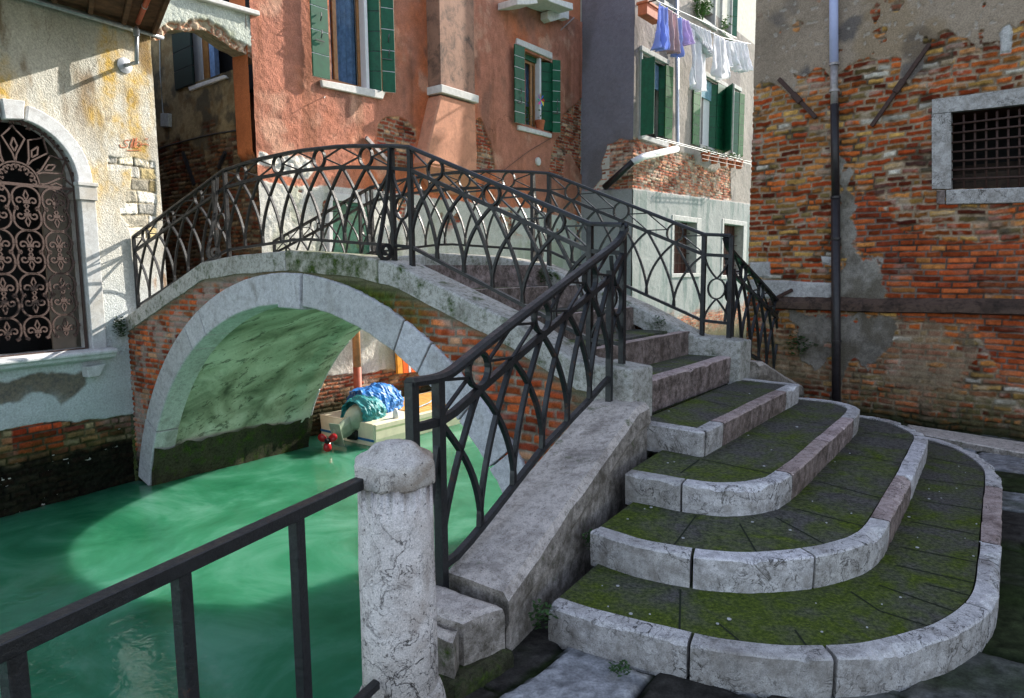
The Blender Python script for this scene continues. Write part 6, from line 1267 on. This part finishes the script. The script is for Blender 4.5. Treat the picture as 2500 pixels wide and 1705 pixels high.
# mooring pole and painted water door on the orange house wall
M['pole'] = plain('brown_timber_pole', (0.42, 0.20, 0.08), 0.7, 0, 0.3, 10, 0.4); M['polered'] = plain('red_painted_pole', (0.32, 0.07, 0.03), 0.6, 0, 0.3, 10, 0.4)
pz = PO.px(872, 900, 0.25); t = thing('mooring_pole', 'timber mooring pole painted red below against the white canal wall', 'mooring pole', PO.pt(pz[0], WZ, 0.25))
zsplit = PO.px(872, 896, 0.25)[1]; MB().tube([PO.pt(pz[0], -2, 0.25), PO.pt(pz[0], zsplit, 0.25)], 0.075, 14, PO.n).build('lower_pole', M['polered'], t, smooth=True); MB().tube([PO.pt(pz[0], zsplit, 0.25), PO.pt(pz[0], zsplit+1.6, 0.25)], 0.072, 14, PO.n).build('upper_pole', M['pole'], t, smooth=True)
M['orangep'] = plain('bright_orange_boards', (0.75, 0.13, 0.02), 0.35, 0, 0.2, 6); M['amber'] = plain('amber_boards', (0.75, 0.33, 0.04), 0.4, 0, 0.3, 9)
bd = thing('painted_boards', 'orange and white painted boards on the canal wall above the boat', 'boards', PO.pt(*PO.px(1000, 880, 0.1), 0.1))
for i, (x0, x1, mt) in enumerate(((966, 978, 'amber'), (979, 992, 'orangep'), (993, 998, 'whitepaint'), (999, 1012, 'orangep'), (1013, 1017, 'amber'), (1018, 1026, 'orangep'), (1027, 1032, 'whitepaint'), (1033, 1045, 'orangep'))):
    m = MB(); prism_px(m, PO, [(x0, 800), (x1, 800), (x1+6, 912-(x0-966)*0.1), (x0+6, 913-(x0-966)*0.1)], 0.06, 0.12+0.004*(i % 3)); m.build('board', M[mt], bd, bevel=0.003)

# ================================================================ GREY HOUSE: washing, pots, plants
CO = 0.85
def cq(x, y, o=CO): return PG.pt(*PG.px(x, y, o), o)
zq = lambda x, y: (x/3.453+1540, y/3.453)
M['wire'] = plain('white_line', (0.6, 0.6, 0.62), 0.6)
t = thing('washing_line', 'washing line on rods in front of the grey house, hung with clothes', 'washing line', cq(1700, 50))
MB().tube([cq(*zq(235, 28)), cq(*zq(480, 182)), cq(*zq(760, 315)), cq(*zq(1010, 372))], 0.010, 6).build('line', M['wire'], t); MB().tube([cq(*zq(215, 8)), cq(*zq(560, 160)), cq(*zq(890, 322))], 0.012, 6).build('upper_line', M['wire'], t)
MB().bar([PG.pt(*PG.px(*zq(60, 40), 0.0), 0.0), cq(*zq(215, 2))], 0.03, 0.03).build('rod', M['iron'], t)
t = thing('washing_line', 'empty pair of washing lines under the green shuttered windows', 'washing line', cq(1700, 370, 0.5))
for dy in (0, 4): MB().tube([cq(1602, 336+dy, 0.4), cq(1700, 361+dy, 0.4), cq(1834, 396+dy*1.5, 0.4)], 0.009, 6).build('line', M['wire'], t)
def cloth_mat(name, col, tr=0.25):
    m_, t_, p = newmat(name); co = coords(t_); f = noise(t_, co, 9, 3); c = ramp(t_, f, [(0.3, tuple(x*0.88 for x in col)), (0.7, col)]); t_.links.new(c, p.inputs['Base Color']); p.inputs['Roughness'].default_value = 0.9
    tl = nn(t_, 'ShaderNodeBsdfTranslucent'); t_.links.new(c, tl.inputs[0]); mx = nn(t_, 'ShaderNodeMixShader'); mx.inputs[0].default_value = tr; t_.links.new(p.outputs[0], mx.inputs[1]); t_.links.new(tl.outputs[0], mx.inputs[2]); t_.links.new(mx.outputs[0], t_.nodes['Material Output'].inputs[0]); return m_
M['cw'] = cloth_mat('white_cotton', (0.95, 0.95, 0.99), 0.6); M['cb'] = cloth_mat('blue_cotton', (0.48, 0.58, 0.97), 0.55); M['cm'] = cloth_mat('mauve_cotton', (0.68, 0.52, 0.56), 0.45); M['cp'] = cloth_mat('violet_cotton', (0.80, 0.66, 0.95), 0.5); M['cl'] = cloth_mat('pale_blue_cotton', (0.50, 0.60, 0.95), 0.5)
def cloth(name, label, outline_t, outline_b, mat, folds, seed, cat='clothing'):
    n, r = 30, 24; vs = []; T_ = [np.array(zq(*q)) for q in outline_t]; B_ = [np.array(zq(*q)) for q in outline_b]
    def along(P_, f): x = f*(len(P_)-1); i = min(int(x), len(P_)-2); return P_[i]+(P_[i+1]-P_[i])*(x-i)
    for j in range(r+1):
        g = j/r
        for i in range(n+1):
            f = i/n; q = along(T_, f)*(1-g)+along(B_, f)*g; o = CO+math.sin(f*folds*2*math.pi+seed+g*1.3)*0.11*(0.35+g)+n1(f*2, g*2, 0.5, 3, seed)*0.06*g; vs.append(PG.pt(*PG.px(q[0], q[1], CO), o))
    fs = [(j*(n+1)+i, j*(n+1)+i+1, (j+1)*(n+1)+i+1, (j+1)*(n+1)+i) for j in range(r) for i in range(n)]
    o = MB().add(vs, fs).build(name, M[mat], None, smooth=True); s_ = o.modifiers.new('thick', 'SOLIDIFY'); s_.thickness = 0.006; return tag(o, label, cat, 'washing on the line')
cloth('trousers', 'bright blue trousers, leftmost on the washing line', [(232,25),(262,60),(300,66)], [(215,408),(245,425),(282,430)], 'cb', 2, 1)
cloth('skirt', 'mauve brown garment hanging right of the blue trousers', [(302,66),(340,100),(376,122)], [(290,425),(340,445),(386,460)], 'cm', 2, 2)
cloth('scarf', 'narrow pale blue garment between the mauve and violet washing', [(384,150),(405,152),(428,155)], [(383,470),(400,488),(416,488)], 'cl', 1, 3)
cloth('shirt', 'violet shirt pegged before the white washing', [(430,160),(455,172),(486,182)], [(440,370),(470,388),(524,366)], 'cp', 2, 4)
cloth('sheet', 'white sheet hanging in pleats in the middle of the line', [(488,190),(560,222),(680,272)], [(600,415),(640,470),(668,486)], 'cw', 6, 5)
cloth('trousers', 'long white trousers reaching lowest on the washing line', [(505,230),(560,320),(635,440)], [(508,700),(560,770),(606,775)], 'cw', 2, 6)
cloth('trousers', 'white trousers hanging right of the white sheet', [(688,278),(730,305),(776,322)], [(700,585),(735,680),(795,668)], 'cw', 2, 7)
cloth('shirt', 'white vest hanging in front of the flowered window', [(782,328),(815,345),(852,350)], [(800,560),(830,572),(893,545)], 'cw', 2, 8)
cloth('shirt', 'white shirt, second from the right end of the line', [(858,348),(885,355),(915,350)], [(880,590),(910,600),(955,610)], 'cw', 2, 9)
cloth('shirt', 'white shirt at the right end of the washing line', [(918,350),(950,362),(975,370)], [(945,615),(975,605),(998,600)], 'cw', 2, 10)
M['terra'] = plain('terracotta', (0.50, 0.14, 0.06), 0.75, 0, 0.2, 10, 0.2); M['leaf'] = plain('fresh_green_leaf', (0.07, 0.17, 0.03), 0.5, 0, 0.4, 30, 0.1); M['leaf2'] = plain('dark_weed_leaf', (0.025, 0.065, 0.012), 0.6, 0, 0.5, 30, 0.1)
def leaves(mb, c, rx, rz, n, sz, seed, droop=0.3, flat=None):
    rg = random.Random(seed)
    for _ in range(n):
        while True:
            q = np.array([rg.uniform(-1, 1) for _ in range(3)])
            if q @ q < 1: break
        p = c+np.array([q[0]*rx, q[1]*rx, q[2]*rz]); a = rg.uniform(0, 6.28); d = np.array([math.cos(a), math.sin(a), rg.uniform(-droop, 0.7)]); d /= np.linalg.norm(d); s_ = np.cross(d, up); s_ /= np.linalg.norm(s_)+1e-9; L = sz*rg.uniform(0.6, 1.3); nrm = np.cross(s_, d)
        mb.add([p, p+d*L*0.5+s_*L*0.28+nrm*L*0.08, p+d*L, p+d*L*0.5-s_*L*0.28+nrm*L*0.08], [(0, 1, 2, 3)])
def plant(name, label, cat, c, rx, rz, n, sz, seed, mat='leaf', group=None, stems=True):
    t = thing(name, label, cat, c-up*rz, group); m = MB(); leaves(m, c, rx, rz, n, sz, seed); m.build('foliage', M[mat], t)
    if stems:
        m = MB(); rg = random.Random(seed+1)
        for _ in range(max(3, n//14)): m.tube([c-up*rz*1.1, c+np.array([rg.uniform(-rx, rx)*.7, rg.uniform(-rx, rx)*.7, rz*rg.uniform(-.2, .8)])], sz*0.035, 4)
        m.build('stems', M[mat], t)
    return t
t = thing('planter', 'terracotta planter box bracketed at the top of the grey house', 'planter', cq(1588, 22, 0.4)); m = MB(); a, b = PG.px(1570, 20, 0.4), PG.px(1606, 26, 0.4); rect_tz(m, PG, a[0], b[0], a[1]-0.16, a[1]+0.12, 0.25, 0.50); m.build('box', M['terra'], t, bevel=0.02); m = MB(); rect_tz(m, PG, a[0]-0.03, b[0]+0.03, a[1]+0.10, a[1]+0.17, 0.22, 0.53); m.build('rim', M['terra'], t, bevel=0.015)
plant('potted_bush', 'round green bush in the upper window of the grey house', 'plant', cq(1716, 18, 0.25), 0.26, 0.34, 420, 0.10, 5, 'leaf'); MB()
plant('potted_flower', 'small flowering plant on the upper right window sill', 'plant', cq(1772, 60, 0.2), 0.2, 0.30, 70, 0.11, 6, 'leaf')
t = thing('pot_rack', 'wire rack of pots under the right green shutters of the grey house', 'pot rack', cq(1760, 392, 0.25)); m = MB()
for oy in (0, 10): m.tube([cq(1714, 378+oy, 0.5), cq(1816, 398+oy, 0.5)], 0.012, 5); m.tube([cq(1714, 378+oy, 0.1), cq(1714, 378+oy, 0.5)], 0.012, 5); m.tube([cq(1816, 398+oy, 0.1), cq(1816, 398+oy, 0.5)], 0.012, 5)
for k in range(12): x = 1714+k*102/11; m.tube([cq(x, 378+k*1.8, 0.5), cq(x, 389+k*1.8, 0.5)], 0.008, 4, PG.n)
m.build('wire', M['rust'], t)
for k, (x, y) in enumerate(((1722, 378), (1744, 384), (1766, 390), (1786, 394), (1804, 397))):
    p = thing('flower_pot', ('leftmost', 'second', 'middle', 'fourth', 'rightmost')[k]+' terracotta pot in the wire rack of the grey house', 'flower pot', cq(x, y+6, 0.3), 'pots in the rack'); c = cq(x, y+8, 0.3); MB().lathe(c-up*0.10, [(0.09, 0), (0.125, 0.2), (0.14, 0.2), (0.14, 0.25)], 14).build('pot', M['terra'], p, smooth=False); m = MB(); leaves(m, c+up*0.22, 0.15, 0.12, 40, 0.12, 30+k); m.build('foliage', M['leaf'], p)
cpot = PO.pt(*PO.px(1318, 312, -0.06), -0.06)
t = thing('flower_pot', 'flower pot with a coloured pinwheel on the orange house sill', 'flower pot', cpot); MB().lathe(cpot-up*0.06, [(0.09, 0), (0.12, 0.19), (0.13, 0.19), (0.13, 0.23)], 16).build('pot', M['terra'], t); MB().tube([cpot+up*0.1, cpot+up*0.62], 0.01, 6).build('stick', M['woodframe'], t)
for k in range(8):
    a = k*math.pi/4; d = PO.d*math.cos(a)+up*math.sin(a); e = -PO.d*math.sin(a)+up*math.cos(a); c = cpot+up*0.66+PO.n*0.03; m = MB().add([c, c+d*0.10+e*0.05+PO.n*0.02, c+d*0.18, c+d*0.09-e*0.01], [(0, 1, 2, 3)])
    mm = plain('pinwheel_%d' % k, [(0.6, 0.02, 0.05), (0.05, 0.1, 0.6), (0.7, 0.3, 0.02), (0.3, 0.03, 0.5), (0.02, 0.4, 0.3), (0.7, 0.05, 0.3), (0.1, 0.3, 0.7), (0.8, 0.6, 0.05)][k], 0.5); m.build('pinwheel_vane', mm, t)
m = MB(); leaves(m, cpot+up*0.25, 0.08, 0.14, 20, 0.12, 77); m.build('foliage', M['leaf'], t)
plant('potted_plant', 'pale green plant in the left corner of the orange house window', 'plant', PO.pt(*PO.px(1286, 276, -0.05), -0.05), 0.08, 0.28, 60, 0.09, 12, 'leaf')
# weeds and moss tufts
wg = 'weeds growing in the stone joints'
for i, (c, rx, rz, n_, sz, lb) in enumerate([
    (W(-0.50, -1.28, 0.25), 0.05, 0.05, 60, 0.028, 'small weed in the corner by the left end of the second step'), (W(-0.62, -1.90, 0.13), 0.055, 0.06, 80, 0.030, 'leafy weed at the left end of the lowest step'),
    (W(1.95, BW-0.28, 1.62), 0.10, 0.10, 260, 0.035, 'green tuft beside the topmost stair against the far coping'), (W(0.62, BW-0.24, 1.16), 0.06, 0.08, 120, 0.03, 'dark tuft halfway up the stairs against the far coping'),
    (PL.pt(*PL.px(292, 800, 0.04), 0.05), 0.08, 0.16, 220, 0.05, 'fern hanging where the bridge meets the pale house'), (PR.pt(*PR.px(1948, 842, 0.05), 0.06), 0.12, 0.16, 220, 0.05, 'creeper on the brick house beside the far railing end'),
    (PR.pt(*PR.px(1986, 842, 0.04), 0.05), 0.05, 0.03, 30, 0.035, 'tiny weed on the grey plaster left of the drainpipe'), (hz(1515, 1633, 0.02), 0.05, 0.015, 60, 0.022, 'flat weed at the foot of the lowest step')]):
    plant('weed', lb, 'weed', c, rx, rz, n_, sz, 50+i, 'leaf2' if i not in (2, 5) else 'leaf2', wg, stems=False)
# scraps and petals lying on steps and pavement
M['scrap'] = plain('pale_scraps', (0.42, 0.42, 0.42), 0.8, 0, 0.3, 40); rg = random.Random(3); m = MB()
spots = [z6(*p) for p in ((530,662),(1040,724),(1218,762),(712,800),(560,655),(450,710),(670,440),(640,445),(600,190),(645,200),(330,1025),(403,1026),(465,1158),(555,1160),(930,1183),(1368,1243),(1340,1108),(1740,1080),(1875,568),(2005,565),(2085,885),(2118,818),(1875,615),(1820,845),(1780,700),(1500,400),(1020,315),(1130,383),(1000,290),(2160,875),(1582,1222),(875,1205),(1430,440),(1250,275),(1095,460))]
for i, (x, y) in enumerate(spots):
    best = None
    for k in (1, 2, 3, 4):
        X = hz(x, y, ZS[k]); b, s_ = bs(X)
        if pip([tuple(q) for q in steps_xy[k]], np.array([b]), np.array([s_]))[0]: best = X
    if best is None: continue
    r = rg.uniform(0.003, 0.009); a0 = rg.uniform(0, 6); m.prism([best+np.array([math.cos(a0+k*1.05)*r*(1+0.3*rg.random()), math.sin(a0+k*1.05)*r*(1+0.3*rg.random()), -0.003]) for k in range(6)], up*0.003)
for _ in range(70):
    k = rg.choice((1, 1, 2, 3, 4)); o = steps_xy[k]; b, s_ = rg.uniform(-2.2, -0.3), rg.uniform(-1.8, 2.8)
    if not pip([tuple(q) for q in o], np.array([b]), np.array([s_]))[0]: continue
    if k < 4 and pip([tuple(q) for q in steps_xy[k+1]], np.array([b]), np.array([s_]))[0]: continue
    X = W(b, s_, ZS[k]-0.003); r = rg.uniform(0.002, 0.006); a0 = rg.uniform(0, 6); m.prism([X+np.array([math.cos(a0+k_*1.25)*r, math.sin(a0+k_*1.25)*r, -0.002]) for k_ in range(5)], up*0.004)
for _ in range(60):
    X = W(rg.uniform(-5, -2.4), rg.uniform(-2.5, 4), 0.012); r = rg.uniform(0.003, 0.010); a0 = rg.uniform(0, 6); m.prism([X+np.array([math.cos(a0+k_*1.25)*r, math.sin(a0+k_*1.25)*r, -0.002]) for k_ in range(5)], up*0.004)
tag(m.build('litter', M['scrap']), 'pale petals and scraps scattered on the steps', None, None, 'stuff')
